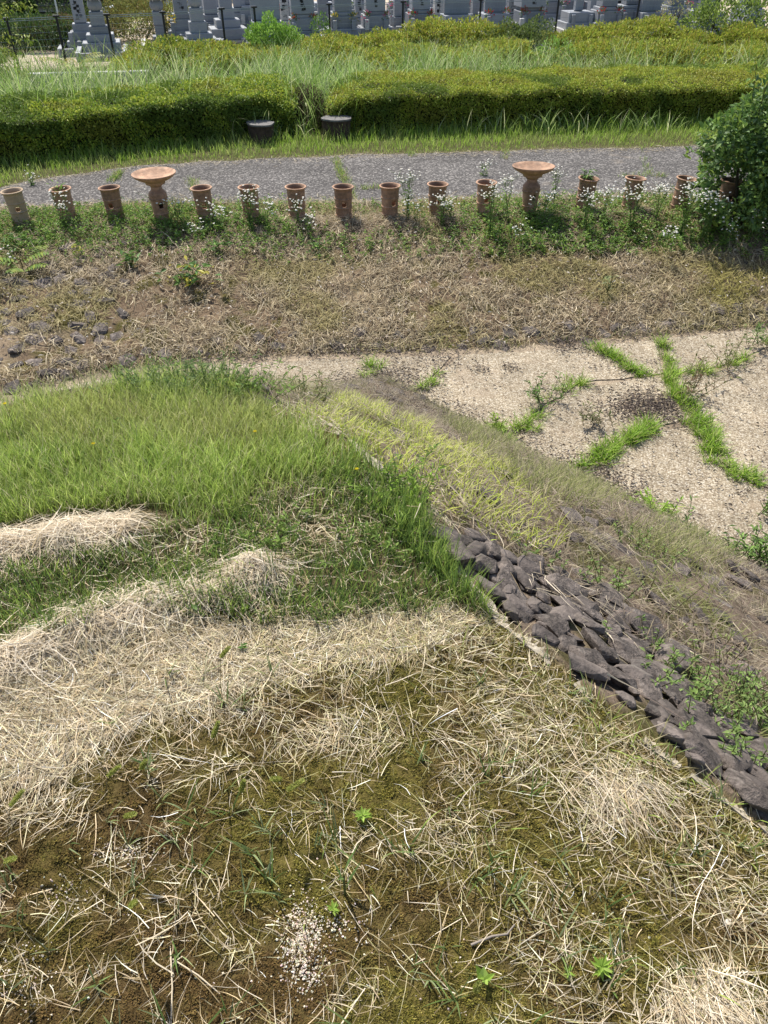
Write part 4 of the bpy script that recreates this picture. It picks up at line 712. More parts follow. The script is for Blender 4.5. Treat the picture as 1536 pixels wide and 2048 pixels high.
x = xat(90, 27.5, ZP + .5); bush('russet_bush', 'reddish brown bush behind the fence left of the pillar gravestone', 'bush', (x, 29.3, float(zf(x, 29.3))), (1.5, .8, .42), 7000, .085, [(.15, .10, .05), (.12, .12, .035), (.19, .14, .06), (.1, .13, .04)])
x = xat(22, 27, ZP + .5); bush('dark_bush', 'dark green bush behind the fence at the far left', 'bush', (x, 28.5, float(zf(x, 28.5))), (1.5, .8, .46), 6000, .09, [(.06, .11, .03), (.09, .14, .04)])
# leafy branch reaching in at the left
t = thing('young_tree', 'young yellow-green tree with drooping pointed leaves left of the fence', 'tree', (-9.6, 20.6, ZP)); mb = MB(); tk = MB(); fo = MB(); tube(tk, [(0, 0, -.05), (.1, 0, .6), (.05, .05, 1.6), (-.1, .1, 2.2)], .04, .012, (.08, .06, .04))
for k in range(24):
    a = RNG.uniform(-1.2, 2.2); h0 = RNG.uniform(.3, 2.1); e = np.array((math.cos(a) * RNG.uniform(.7, 1.75), math.sin(a) * 1.0, h0 * .8 + RNG.uniform(-.1, .25))); pts = np.array([(0.05, 0, h0 * .7), e * (.5, .5, 1) + (0, 0, .12), e]); tube(tk, pts, .012, .004, (.10, .09, .05), 4); n = 85
    f = RNG.uniform(.25, 1.05, n)[:, None]; q = (1 - f) ** 2 * pts[0] + 2 * f * (1 - f) * pts[1] + f * f * pts[2] + RNG.normal(0, .06, (n, 3)); leaves(fo, q, np.stack([RNG.normal(.2, .6, n), RNG.normal(-.1, .6, n), RNG.normal(-.55, .35, n)], 1), RNG.normal(0, .4, (n, 3)) + (0, -.5, .9), RNG.uniform(.08, .15, n), RNG.uniform(.03, .05, n), pick([(.24, .30, .04), (.17, .25, .035), (.31, .35, .07)], n), .15)
tk.obj('trunk', M['dry'], t); fo.obj('crown', M['leaf'], t, kind='stuff')
# feathery sumac seedlings by the kerb
def frond(mb, p, az, L, n, ll, cols, droop=.6):
    f = np.linspace(.15, 1, n); pts = np.stack([p[0] + np.sin(az) * L * f, p[1] + np.cos(az) * L * f, p[2] + L * (1.0 * f - droop * f * f)], 1)
    for sgn in (-1, 1):
        d = np.stack([np.sin(az + sgn * 1.1) * np.ones(n), np.cos(az + sgn * 1.1) * np.ones(n), np.full(n, -.25)], 1); leaves(mb, pts, d, np.tile((0, 0, 1.), (n, 1)), ll * np.sin(np.clip(f * 2.7, .5, 2.6)), ll * .28, pick(cols, n, amp=.1), .1)
    tube(mb, pts[::max(1, n // 3)], .004, .002, (.2, .16, .06), 4)
def fern(name, label, u_, v_, z0, nf, L, ll, cols, zz=None):
    p = on(u_, v_, z0); t = thing(name, label, 'plant', (p[0], p[1], float(zf(p[0], p[1])) if zz is None else zz)); mb = MB()
    for k in range(nf): frond(mb, (0, 0, RNG.uniform(0, L * .4)), k * 6.28 / nf + RNG.normal(0, .3), L * RNG.uniform(.7, 1.15), 9, ll, cols)
    mb.obj('frond', M['leaf'], t, kind='stuff'); st = MB(); tube(st, [(0, 0, -.02), (0, 0, L * .5)], .008, .005, (.14, .11, .05)); st.obj('stem', M['dry'], t)
fern('sumac_sapling', 'feathery yellow-green sapling in front of the fence by the stone kerb', 160, 158, ZP, 11, .8, .2, [(.28, .30, .05), (.2, .27, .05), (.36, .33, .07)])
fern('sumac_seedling', 'feathery seedling with drooping leaflets on the bank below the pale buff pot', 48, 545, -2.1, 8, .42, .12, [(.17, .28, .05), (.26, .33, .05)])
# ------------------------------------------------------------------ big evergreen shrub swallowing the last pot
cs = on(1478, 478, ZP - .15); cs = np.array((cs[0], cs[1] + .35, ZP)); t = thing('evergreen_shrub', 'big glossy dark green shrub swallowing the last clay pot of the row', 'shrub', cs)
LOB = [((.15, .1, .55), (.75, .6, .62)), ((.45, .3, 1.15), (.72, .6, .5)), ((1.1, .4, .8), (.8, .7, .8)), ((-.22, .2, 1.0), (.42, .4, .36)), ((.0, -.25, .28), (.62, .4, .32)), ((.55, -.25, .6), (.6, .4, .5)), ((.75, .2, 1.5), (.5, .4, .3)), ((1.9, .4, .8), (.8, .7, .9)), ((.3, .75, .55), (.6, .35, .6)), ((.6, .8, 1.0), (.7, .4, .6))]
LC = [(.11, .20, .05), (.08, .155, .04), (.15, .25, .06), (.22, .32, .06), (.12, .19, .08)]
def leaf_mesh(i, col):
    mb = MB(); V = []; prof = [(0, .0), (.18, .16), (.42, .25), (.7, .21), (.9, .09), (1.0, 0)]
    for k, (a, b) in enumerate(prof):
        zc = .10 * math.sin(a * 2.6) - .05 * a; V += [(a, -b, zc + .3 * b), (a, 0, zc), (a, b, zc + .3 * b)]
    Q = [[3 * k + j, 3 * k + 3 + j, 3 * k + 4 + j, 3 * k + 1 + j] for k in range(5) for j in range(2)]; mb.add(V, Q, None, col); me = mb.mesh('leaf', True); me.materials.append(M['leaf']); return me
LM = [leaf_mesh(i, c) for i, c in enumerate(LC)]; PP = []; DD = []
for (c, r) in LOB:
    n = int(2300 * r[0] * r[2] * 2); d = unit(RNG.normal(0, 1, (n, 3))); PP.append(np.array(c) + d * np.array(r) * (1 + .25 * (fbm(d[:, 0] * 3, d[:, 2] * 3, 5) - .5) - .4 * RNG.random((n)) ** 2)[:, None]); DD.append(d)
for pts, k in (([(-.15, -.05, .95), (-.5, -.15, 1.05), (-.85, -.2, .98), (-1.0, -.2, .92)], 34), ([(-.15, -.05, .8), (-.45, -.2, .85), (-.72, -.25, .7)], 26), ([(-.05, .1, 1.2), (-.15, .1, 1.6), (-.22, .05, 1.95)], 60), ([(.0, .1, 1.2), (-.05, 0, 1.7), (.02, 0, 1.85)], 30), ([(-.3, -.1, .55), (-.55, -.25, .5)], 10)):
    pts = np.array(pts); f = RNG.uniform(0, len(pts) - 1.001, k); i = f.astype(int); PP.append(pts[i] + (pts[i + 1] - pts[i]) * (f - i)[:, None] + RNG.normal(0, .035, (k, 3))); DD.append(unit(RNG.normal(0, 1, (k, 3)) + (-.4, -.2, -.1)))
    mb = MB(); tube(mb, pts, .012, .004, (.12, .14, .05)); mb.obj('branch', M['dry'], t)
mb = MB(); tube(mb, [(.3, .2, -.1), (.35, .25, .6), (.4, .3, 1.2)], .04, .02, (.06, .05, .035)); tube(mb, [(.1, .1, -.1), (-.05, .15, .6), (-.15, .2, 1.1)], .03, .012, (.06, .05, .035)); mb.obj('stem', M['dry'], t)
PP = np.concatenate(PP); DD = np.concatenate(DD); pl = POT[15] - cs; ok = (PP[:, 2] > .02) & ~((np.abs(PP[:, 0] - pl[0] - (PP[:, 1] - pl[1]) * .44) < .20) & (PP[:, 1] < pl[1] + .14) & (np.abs(PP[:, 2] - .40 - (pl[1] - PP[:, 1]) * .28) < .24)); PP, DD = PP[ok], DD[ok]; gp = PP + cs; u, v = proj(gp[:, 0], gp[:, 1], gp[:, 2]); score = gp[:, 1] - .6 * PP[:, 2] + np.where((u > 1536) | (u < 1250), 9, 0) + np.where(PP[:, 0] < -.4, -3, 0); order = np.argsort(score)
D2 = unit(DD * .7 + RNG.normal(0, .6, DD.shape) + (-.1, -.3, .15)); N2 = unit(DD * .8 + RNG.normal(0, .35, DD.shape) + (0, 0, .8))
for i in order[:285]:
    o = bpy.data.objects.new('leaf', LM[RNG.integers(0, 5)]); COL.objects.link(o); o.parent = t; xx = Vector(D2[i]); zz_ = Vector(N2[i]); yy_ = zz_.cross(xx).normalized(); zz_ = xx.cross(yy_); s = RNG.uniform(.075, .125); o.matrix_parent_inverse = Matrix(); o.matrix_local = Matrix.Translation(PP[i]) @ Matrix((xx, yy_, zz_)).transposed().to_4x4() @ Matrix.Scale(s, 4)
r_ = order[285:]; m = len(r_); mb = MB(); leaves(mb, PP[r_], D2[r_], N2[r_], RNG.uniform(.07, .12, m), RNG.uniform(.035, .055, m), pick(LC, m), .15); mb.obj('foliage', M['leaf'], t, kind='stuff')

# ------------------------------------------------------------------ fleabane in flower among the pots
def fleabane(u_, v_, h, spread, nh, label):
    gz = ZP - .1; p = on(u_, v_, gz)
    for _ in range(4): gz = float(zf(p[0], p[1])); p = on(u_, v_, gz)
    t = thing('fleabane', label, 'wildflower', (p[0], p[1], gz), 0, 'white fleabane flowering among the clay pots'); st = MB(); fl = MB(); lf = MB(); ns = max(3, nh // 8)
    for k in range(ns):
        a = RNG.uniform(0, 6.28); q = np.array((math.cos(a) * spread * 1.5 * RNG.random(), math.sin(a) * spread * .9 * RNG.random(), h * RNG.uniform(.72, 1.05))); pts = np.array([(RNG.normal(0, .03), RNG.normal(0, .03), -.02), q * (.35, .35, .55) + RNG.normal(0, .01, 3), q]); tube(st, pts, .0045, .0025, (.16, .24, .07), 4)
        n = 12; f = RNG.uniform(.02, .8, n)[:, None]; b = (1 - f) * pts[0] + f * pts[2] + RNG.normal(0, .01, (n, 3)); leaves(lf, b, np.stack([RNG.normal(0, 1, n), RNG.normal(0, 1, n), RNG.uniform(-.2, .8, n)], 1), np.tile((0, 0, 1.), (n, 1)) + RNG.normal(0, .2, (n, 3)), RNG.uniform(.05, .1, n), RNG.uniform(.012, .02, n), pick([(.17, .28, .06), (.12, .21, .045)], n))
        for j in range(max(3, nh // ns)):
            c = q + RNG.normal(0, .055, 3) * (1.2, 1.2, .8); tube(st, [q - (0, 0, .06), c - (0, 0, .004)], .002, .0015, (.2, .28, .1), 3); r = RNG.uniform(.010, .016); tl = unit(np.array((RNG.normal(0, .35), RNG.normal(0, .35) - .25, 1))); e1 = unit(np.cross(tl, (1, .2, 0))); e2 = np.cross(tl, e1); an = np.linspace(0, 6.283, 8, False); ring = np.array([c + r * (math.cos(w_) * e1 + math.sin(w_) * e2) for w_ in an]); r2 = np.array([c + tl * .004 + r * .38 * (math.cos(w_) * e1 + math.sin(w_) * e2) for w_ in an])
            fl.add(np.vstack([ring, r2]), [[i, (i + 1) % 8, 8 + (i + 1) % 8, 8 + i] for i in range(8)], None, (.88, .87, .84)); fl.add(np.vstack([r2, [c + tl * .007]]), None, [[i, (i + 1) % 8, 8] for i in range(8)], (.62, .48, .08))
    st.obj('stem', M['veg'], t); lf.obj('leaf', M['leaf'], t, kind='stuff'); fl.obj('flower_head', M['flower'], t, kind='stuff')
FB = [(128, 462, .50, .10, 30, 'fleabane clump hiding the foot of the brown clay cylinder second in the row'), (62, 372, .18, .12, 12, 'fleabane tuft on the path edge above the pale buff pot'), (318, 440, .42, .12, 18, 'fleabane clump in front of the first pedestal dish'), (352, 452, .40, .14, 22, 'fleabane clump just right of the first pedestal dish'), (395, 480, .22, .10, 14, 'low fleabane tuft below the cylinder right of the first dish'),
 (438, 462, .38, .14, 26, 'fleabane clump in the gap right of the cylinder next to the first dish'), (500, 455, .50, .13, 34, 'fleabane clump veiling the cylinder with a hidden hole left of centre'), (534, 465, .40, .12, 20, 'fleabane right of the cylinder with a hidden hole, left of centre'), (600, 462, .46, .09, 26, 'fleabane rising before the third cylinder right of the first dish'), (622, 480, .30, .08, 12, 'low fleabane at the bare ground left of the cracked path weeds'), (20, 530, .2, .08, 8, 'low fleabane on the bank under the pale buff pot'),
 (815, 440, .66, .12, 34, 'tall thin fleabane standing over the path right of the bare-footed cylinder'), (835, 452, .42, .14, 26, 'fleabane spreading left of the second cylinder before the far dish'), (882, 462, .48, .09, 30, 'fleabane clump over the hole of the second cylinder before the far dish'), (900, 455, .35, .08, 16, 'small fleabane just right of the second cylinder before the far dish'), (978, 470, .70, .12, 46, 'tall fleabane covering the cylinder left of the far pedestal dish'), (1010, 445, .62, .14, 26, 'tall fleabane in the gap left of the far pedestal dish'), (1082, 460, .50, .13, 30, 'fleabane clump in front of the far pedestal dish'), (1045, 490, .22, .07, 10, 'low fleabane below the far pedestal dish'),
 (1105, 420, .55, .13, 26, 'fleabane behind the row just right of the far pedestal dish'), (1165, 462, .55, .14, 40, 'fleabane clump before the cylinder with a weed in its mouth'), (1205, 450, .48, .12, 26, 'fleabane in the gap right of the cylinder with a weed in its mouth'), (1262, 460, .62, .14, 52, 'thick fleabane before the first leaning cylinder by the shrub'), (1310, 450, .55, .14, 40, 'fleabane in the gap between the two leaning cylinders'), (1362, 470, .70, .17, 64, 'thickest fleabane, hiding the leaning cylinder next to the shrub'), (1405, 480, .60, .16, 50, 'fleabane pressed against the left side of the big shrub'), (1445, 490, .30, .14, 18, 'fleabane at the foot of the big shrub below the last pot'), (1500, 480, .42, .10, 24, 'fleabane in front of the big shrub near its dark hollow'), (1340, 500, .3, .12, 20, 'low fleabane on the bank below the leaning cylinders'), (1530, 520, .45, .08, 12, 'lone fleabane stalk right of the dark hollow of the shrub'), (965, 352, .22, .1, 14, 'fleabane tuft at the path edge behind the tall fleabane')]
for a in FB: fleabane(*a[:4], int(a[4] * 1.5), a[5])
# weed growing out of two pots; leafy sprig in the last one
def sprig(name, label, p, n, ll, lw, cols, hang):
    t = thing(name, label, 'plant', p); mb = MB(); a = RNG.uniform(0, 6.28, n); r = RNG.uniform(.0, .1, n); P = np.stack([np.cos(a) * r, np.sin(a) * r, RNG.uniform(-.02, .12, n) + (.0 if hang else .03)], 1)
    leaves(mb, P, np.stack([np.cos(a), np.sin(a), RNG.uniform(-.7, .4, n) if hang else RNG.uniform(.2, 1.4, n)], 1), np.stack([-.4 * np.cos(a), -.4 * np.sin(a), np.ones(n)], 1), RNG.uniform(.6, 1.1, n) * ll, ll * lw, pick(cols, n), .15); mb.obj('leaf', M['leaf'], t, kind='stuff'); s_ = MB()
    for k in range(4): tube(s_, [(RNG.normal(0, .03), RNG.normal(0, .03), -.25), (RNG.normal(0, .03), RNG.normal(0, .03), .08)], .004, .003, (.13, .2, .05), 4)
    s_.obj('stem', M['veg'], t)
sprig('pot_weed', 'dark leafed weed spilling from the mouth of the clay cylinder right of the far dish', (POT[12][0], POT[12][1], POT[12][2] + .01), 34, .11, .32, [(.08, .16, .035), (.13, .22, .045)], True)
sprig('pot_sprig', 'upright sprig of broad leaves in the mouth of the last pot by the shrub', (POT[15][0] + .07, POT[15][1], POT[15][2]), 22, .12, .5, [(.12, .22, .07), (.17, .28, .09)], False)
sprig('pot_grass', 'small green tuft inside the mouth of the brown cylinder beside the pale buff one', (POT[1][0] - .04, POT[1][1], POT[1][2] - .06), 16, .09, .25, [(.2, .34, .06)], False)
# broad-leaved weeds on the bank
def dock(u_, v_, n, L, lw, cols, label, sp_=.1, name='dock_plant', z0=-2.2, hh=.2):
    p = on(u_, v_, z0)
    for _ in range(4): p = on(u_, v_, float(zf(p[0], p[1])))
    t = thing(name, label, 'weed', p); mb = MB(); a = RNG.uniform(0, 6.28, n); P = np.stack([RNG.normal(0, sp_, n), RNG.normal(0, sp_ * .6, n), RNG.uniform(.02, hh, n)], 1); leaves(mb, P, np.stack([np.cos(a), np.sin(a), RNG.uniform(-.5, .5, n)], 1), np.stack([RNG.normal(0, .3, n), RNG.normal(-.2, .3, n), np.ones(n)], 1), RNG.uniform(.7, 1.2, n) * L, RNG.uniform(.8, 1.2, n) * L * lw, pick(cols, n), .15)
    mb.obj('leaf', M['leaf'], t, kind='stuff'); s_ = MB(); k = 5
    for j in range(k): tube(s_, [(0, 0, -.03), (RNG.normal(0, sp_), RNG.normal(0, sp_ * .6), hh)], .005, .003, (.14, .16, .05), 4)
    s_.obj('stem', M['veg'], t)
GD = [(.07, .15, .03), (.10, .20, .04), (.14, .25, .04)]
dock(378, 568, 80, .13, .4, GD + [(.40, .36, .05)], 'drooping dark leaved weed with a few yellow leaves on the bank below the first dish', .17, hh=.28)
dock(262, 535, 22, .12, .4, GD, 'small dark upright weed on the bank left of the drooping one', .06, hh=.2); dock(160, 522, 16, .09, .35, [(.40, .38, .05), (.28, .34, .05)], 'yellow leaved seedling on the bank below the second clay cylinder', .05)
dock(440, 515, 40, .10, .35, GD, 'leafy weed on the bank below the fleabane gap right of the first dish', .08); dock(640, 512, 46, .09, .3, GD, 'dark green weed tuft on the bank below the third cylinder after the first dish', .08); dock(30, 500, 40, .12, .3, GD, 'green weed at the foot of the pale buff pot', .1)
dock(1215, 640 - 60, 14, .10, .3, [(.33, .36, .2), (.26, .3, .12)], 'pale seedling alone on the withered bank right of the far dish', .05)

# ------------------------------------------------------------------ cemetery fence
POSTS = [(-90, 23.3), (13, 24.06), (112, 24.7), (213, 25.05), (325, 25.7), (443, 26.7), (508, 27.2), (658, 28.1), (806, 28.9), (962, 29.6), (1118, 30.0), (1280, 30.2), (1440, 30.3), (1610, 30.4)]
fn = thing('mesh_fence', 'black post fence with thin pale wire mesh along the cemetery', 'fence'); HF = 1.25
fp = np.array([(xat(u_, y_, ZP + HF), y_) for u_, y_ in POSTS])
for i, (x, y) in enumerate(fp):
    z0 = float(zf(x, y)); mb = MB(); tube(mb, [(x, y, z0 - .1), (x, y, z0 + .6), (x, y, ZP + HF)], .032, .032, n=10); mb.obj('post', M['black'], fn, True)
    d = unit(fp[min(i + 1, len(fp) - 1)] - fp[max(i - 1, 0)]); rz = math.atan2(d[1], d[0]); mb = MB(); box(mb, (x, y, ZP + HF + .012), (.17, .09, .05), rz, bev=.01); mb.obj('post_cap', M['black'], fn)
for a, b in zip(fp[:-1], fp[1:]):
    mb = MB(); L = np.linalg.norm(b - a); d = (b - a) / L
    for h in (.10, .25, .42, .58, .74, .90, 1.05): tube(mb, [(*a, ZP + h), (*b, ZP + h)], .0032, .0032, n=3)
    for k in range(1, int(L / .11)): q = a + d * k * .11; mb.add([(q[0] - .0016, q[1], ZP + .04), (q[0] + .0016, q[1], ZP + .04), (q[0] + .0016, q[1], ZP + HF), (q[0] - .0016, q[1], ZP + HF)], [[0, 1, 2, 3]])
    mb.obj('wire_mesh', M['wire'], fn, kind='stuff'); mb = MB()
    for h in (1.20, 1.245): tube(mb, [(*a, ZP + h), (*b, ZP + h)], .009, .009, n=4)
    mb.obj('top_rail', M['wire'], fn)
# low stone kerb wall in front of the fence at the left
k0, k1 = on(60, 166, ZP), on(300, 160, ZP); kw = thing('stone_kerb', 'low grey stone kerb wall in front of the fence foot at the left', 'kerb'); d = k1 - k0; L = np.linalg.norm(d); n = 6
for k in range(n):
    c = k0 + d * (k + .5) / n; mb = MB(); box(mb, (c[0], c[1], ZP + .1), (L / n - .02, .22, .24 + random.uniform(-.01, .01)), math.atan2(d[1], d[0]), bev=.015); mb.obj('kerb_stone', M['pale_granite'], kw)
# ------------------------------------------------------------------ gravestones
def fy(u_): return float(np.interp(u_, [p[0] for p in POSTS], [p[1] for p in POSTS]))
PINK, RED, YEL_, WHT = (.55, .12, .22), (.45, .03, .03), (.62, .45, .05), (.75, .74, .7)
def grave(u_, back, label, style='pillar', w=.38, s=1.0, rz=None, g='granite', steps_=((1.0, .32), (.76, .30), (.6, .14)), sh=.9, kerb=True, flowers=None, marks=False, Y=None):
    y = fy(u_) + back if Y is None else Y; x = xat(u_, y, ZP + .4); rz = (.28 if u_ < 480 else .16) + random.uniform(-.03, .03) if rz is None else rz; z0 = float(zf(x, y))
    t = thing('gravestone', label, 'gravestone', (x, y, z0), rz, 'gravestones beyond the fence'); z = 0; Mg = M[g]
    def bx(name, c, sz, m=Mg, bev=.012, taper=1.0): mb = MB(); box(mb, c, sz, bev=bev, taper=taper); return mb.obj(name, m, t)
    if kerb:
        W = 1.5 * s; D = 1.7
        for sx in (-1, 1): bx('kerb', (sx * (W / 2 - .07), .0, .11), (.14, D, .24), M['pale_granite'] if random.random() < .35 else Mg)
        for sx in (-1, 1): bx('kerb', (sx * (W / 4 + .1), -D / 2 + .07, .10), (W / 2 - .36, .14, .22), Mg)
        bx('gravel_bed', (0, 0, .05), (W - .3, D - .02, .1), M['concrete'], 0)
    z = .10 if kerb else 0
    for ww, hh in steps_: bx('base_step', (0, .35, z + hh / 2), (ww * s, ww * .85, hh), bev=.014); z += hh
    if style == 'pillar':
        bx('shaft', (0, .35, z + sh * s / 2), (w * s, w * .9, sh * s), bev=.03)
    elif style == 'slab':
        bx('shaft', (0, .35, z + sh * s / 2), (w * s, .2, sh * s), bev=.04)
    elif style == 'tower':                                    # five-ring pagoda stone
        bx('shaft', (0, .35, z + .18), (.40 * s, .40 * s, .36)); z += .36; mb = MB(); lathe(mb, [(.12, 0), (.19, .06), (.215, .16), (.19, .26), (.12, .31)], 24, c=(0, .35, z)); mb.obj('ball', Mg, t, True); z += .30
        mb = MB(); n_ = 9; V = []
        for j, (r, dz) in enumerate(((.20, 0), (.34, .02), (.345, .06), (.22, .13), (.14, .20))):
            for q in range(24):
                a = q * 2 * math.pi / 24; sq = r / max(abs(math.cos(a)), abs(math.sin(a))); lift = .06 * (abs(math.sin(2 * a)) ** 3) * (1 if j in (1, 2) else 0); V.append((sq * math.cos(a), .35 + sq * math.sin(a), z + dz + lift))
        mb.add(V, [[j * 24 + q, j * 24 + (q + 1) % 24, (j + 1) * 24 + (q + 1) % 24, (j + 1) * 24 + q] for j in range(4) for q in range(24)]); mb.obj('roof', M['pale_granite'], t); z += .2
        mb = MB(); lathe(mb, [(.09, 0), (.125, .02), (.125, .06), (.08, .075), (.075, .10), (.11, .15), (.10, .22), (.04, .27), (.0005, .29)], 20, c=(0, .35, z)); mb.obj('finial', Mg, t, True)
    if style in ('pillar', 'slab'):
        for sx in (-1, 1):
            zz_ = .10 + steps_[0][1]; bx('vase', (sx * .34 * s, -.12, zz_ + .09), (.13, .13, .3), M['pale_granite'] if random.random() < .3 else Mg)
            if flowers:
                mb = MB(); m = 46; d_ = unit(RNG.normal(0, 1, (m, 3)) + (0, 0, 1.1)); pz = d_ * RNG.uniform(.04, .17, (m, 1)) + (sx * .34 * s, -.12, zz_ + .30); leaves(mb, pz, d_, RNG.normal(0, 1, (m, 3)), .07, .045, np.where((RNG.random(m) < .5)[:, None], np.array(flowers), pick([(.08, .15, .04), (.12, .2, .05)], m)), .2); mb.obj('bouquet', M['flower'], t, kind='stuff')
        bx('offering_stone', (0, -.28, .10 + .12), (.34 * s, .22, .26), Mg)
        if marks:
            mb = MB(); f = .35 - (w * .45 if style == 'pillar' else .1) - .003
            for j in range(7):
                for _ in range(4): box(mb, (RNG.normal(0, .035), f, z + sh * s * (.9 - .12 * j) + RNG.normal(0, .02)), (RNG.choice([.012, .08]), .008, RNG.choice([.07, .012])))
            mb.obj('carved_characters', M['black'], t, kind='stuff')
    if u_ > 900 and random.random() < .6:
        for sx in (-1, 1): bx('lantern_post', (sx * .58 * s, -.55, .38), (.14, .14, .5), M['pale_granite'])
    return t
PN = ['', 'first', 'second', 'third', 'fourth', 'fifth', 'sixth', 'seventh', 'eighth', 'ninth', 'tenth', 'eleventh', 'last']
grave(166, 0, 'slender dark grey pillar gravestone beside the pagoda stone at the left end', w=.36, Y=27.9, marks=True, sh=.72, steps_=((1.0, .22), (.74, .24), (.52, .2)))
grave(202, 0, 'grey pagoda gravestone with curved pale roof next to the slender dark pillar', 'tower', Y=27.0, steps_=((1.1, .28), (.8, .2), (.56, .2)))
grave(322, 0, 'small lantern shaped gravestone with flaring white roof behind the fourth fence post', 'tower', Y=28.6, s=.85, steps_=((.6, .25), (.36, .3)))
grave(368, 0, 'tall grey pillar gravestone between the small lantern stone and the second pagoda stone', w=.44, Y=29.6, sh=1.0, marks=True, flowers=YEL_)
grave(400, 0, 'grey pagoda gravestone with round ball under its roof, flowers at its left', 'tower', Y=28.4, steps_=((1.1, .2), (.8, .16), (.54, .3)))
grave(425, 0, 'dark pillar gravestone in the row behind the second pagoda stone', w=.45, Y=32.3, sh=1.0, steps_=((1.0, .3), (.66, .2)))
grave(458, 0, 'gravestone with wide curved roof just right of the fifth fence post', 'tower', Y=30.2, steps_=((1.2, .32), (.8, .24), (.5, .3)))
grave(482, 0, 'grey pillar gravestone left of the sixth fence post', w=.42, Y=31.6, sh=.9)
grave(385, 0, 'pale ribbed headstone seen between the tall pillar and the pagoda stone', 'slab', Y=33.5, w=.9, g='pale_granite', steps_=((1.3, .3), (1.1, .3)), sh=.55, kerb=False)
styles = [
 (535, 1.6, 'broad grey slab gravestone behind the bright green shrub', 'slab', 1.0, None), (608, 1.5, 'wide stepped pillar gravestone left of the seventh fence post', 'pillar', .8, (.45, .1, .05)), (688, 1.7, 'dark pillar gravestone with yellow flowers right of the seventh fence post', 'pillar', .62, YEL_), (752, 1.6, 'gravestone with pink and white flowers left of the eighth fence post', 'pillar', .7, PINK),
 (842, 1.6, 'broad grey pillar gravestone with dark flowers right of the eighth fence post', 'pillar', .66, RED), (916, 1.5, 'wide pale grey round cornered headstone midway between the eighth and ninth fence posts', 'slab', .95, None), (992, 1.7, 'low wide headstone just right of the ninth fence post', 'slab', .8, RED), (1062, 1.7, 'big grey gravestone with red flowers left of the tenth fence post', 'pillar', .95, RED),
 (1160, 1.9, 'small rounded gravestone right of the tenth fence post', 'slab', .32, None), (1216, 1.6, 'grey gravestone with a dark recess left of the eleventh fence post', 'pillar', .6, RED), (1262, 2.2, 'narrow gravestone close behind the eleventh fence post', 'pillar', .5, None), (1304, 1.6, 'bright edged low gravestone right of the eleventh fence post', 'slab', .8, None), (1350, 1.9, 'dark stepped gravestone beside the straggly dried shrub', 'pillar', .55, None), (1420, 1.8, 'pale grey gravestone glimpsed through the tall leafy shrub', 'slab', .8, None), (1500, 2.0, 'gravestone mostly hidden behind the tall leafy shrub', 'pillar', .6, None)]
for i, (u_, b, lab, st, w_, fl_) in enumerate(styles):
    grave(u_, b, lab, st, w=w_, s=.92, flowers=fl_, sh=.95 if st == 'pillar' else .75, g='granite' if i not in (5, 13) else 'granite', marks=(st == 'pillar' and i in (1, 3, 4, 7)), steps_=((1.15, .34), (.92, .34), (.78, .10)) if st == 'pillar' else ((1.2, .32), (1.0, .3)))
rows2 = [(505, 'left of the bright green shrub'), (572, 'above the bright green shrub'), (650, 'right at the seventh fence post'), (722, 'between the yellow and the pink flowers'), (800, 'at the eighth fence post'), (878, 'left of the round cornered headstone'), (955, 'at the ninth fence post'), (1028, 'between ninth and tenth fence posts'), (1100, 'at the tenth fence post'), (1140, 'above the small rounded gravestone'), (1190, 'right of the small rounded gravestone'), (1240, 'by the gravestone with the dark recess'), (1285, 'at the eleventh fence post'), (1330, 'above the bright edged low gravestone'), (1385, 'beside the straggly dried shrub')]
for i, (u_, lab) in enumerate(rows2):
    grave(u_, 4.5 + .3 * (i % 2), 'tall grey gravestone in the second row, ' + lab, 'pillar', w=(.42, .5, .36, .55)[i % 4], s=.92, flowers=(None, RED, None, WHT, PINK)[i % 5], sh=1.0, steps_=((1.1, .36), (.86, .36), (.7, .12)))
for i, (u_, lab) in enumerate([(300, 'above the olive-brown bush'), (440, 'above the curved roof stone'), (520, 'left of the bright green shrub'), (590, 'left of the seventh fence post'), (670, 'right of the seventh fence post'), (740, 'over the pink flowers'), (822, 'right of the eighth fence post'), (905, 'over the round cornered headstone'), (980, 'right of the ninth fence post'), (1080, 'left of the tenth fence post'), (1165, 'over the small rounded gravestone'), (1265, 'left of the eleventh fence post'), (1360, 'over the straggly dried shrub')]):
    if i == 0: continue
    grave(u_, 8 + .4 * (i % 3), 'dark lower steps of a gravestone far back, ' + lab, 'pillar', w=.6, s=1.1, sh=1.0, steps_=((1.3, .3), (1.0, .3), (.75, .25)), kerb=i % 2 == 0)
for i, (u_, lab) in enumerate([(572, 'between the green shrub and the wide stepped grave'), (648, 'close to the seventh fence post'), (720, 'left of the pink flowers'), (798, 'right of the pink flowers'), (880, 'left of the round cornered headstone'), (953, 'right of the round cornered headstone'), (1026, 'right of the ninth fence post'), (1190, 'left of the gravestone with the dark recess'), (1238, 'right of the gravestone with the dark recess'), (1328, 'left of the straggly dried shrub')]):
    grave(u_, 2.9, 'narrow grey pillar gravestone, ' + lab, 'pillar', w=.34, s=(.8, .95, .7)[i % 3], sh=(1.0, .8, 1.1)[i % 3], g='granite' if i % 4 else 'pale_granite', steps_=((.8, .3), (.56, .28)), kerb=False, marks=i % 2 == 0)
# loose bits among the graves
p = np.array((xat(1078, 27.2, ZP + .2), 27.2, ZP)); t = thing('kerbstone', 'tilted pale kerbstone lying in the gap between the azalea bushes', 'kerbstone', p, .9); mb = MB(); box(mb, (0, 0, .2), (.18, .9, .22), bev=.02); o = mb.obj('stone', M['pale_granite'], t); o.rotation_euler = (.18, .1, 0)
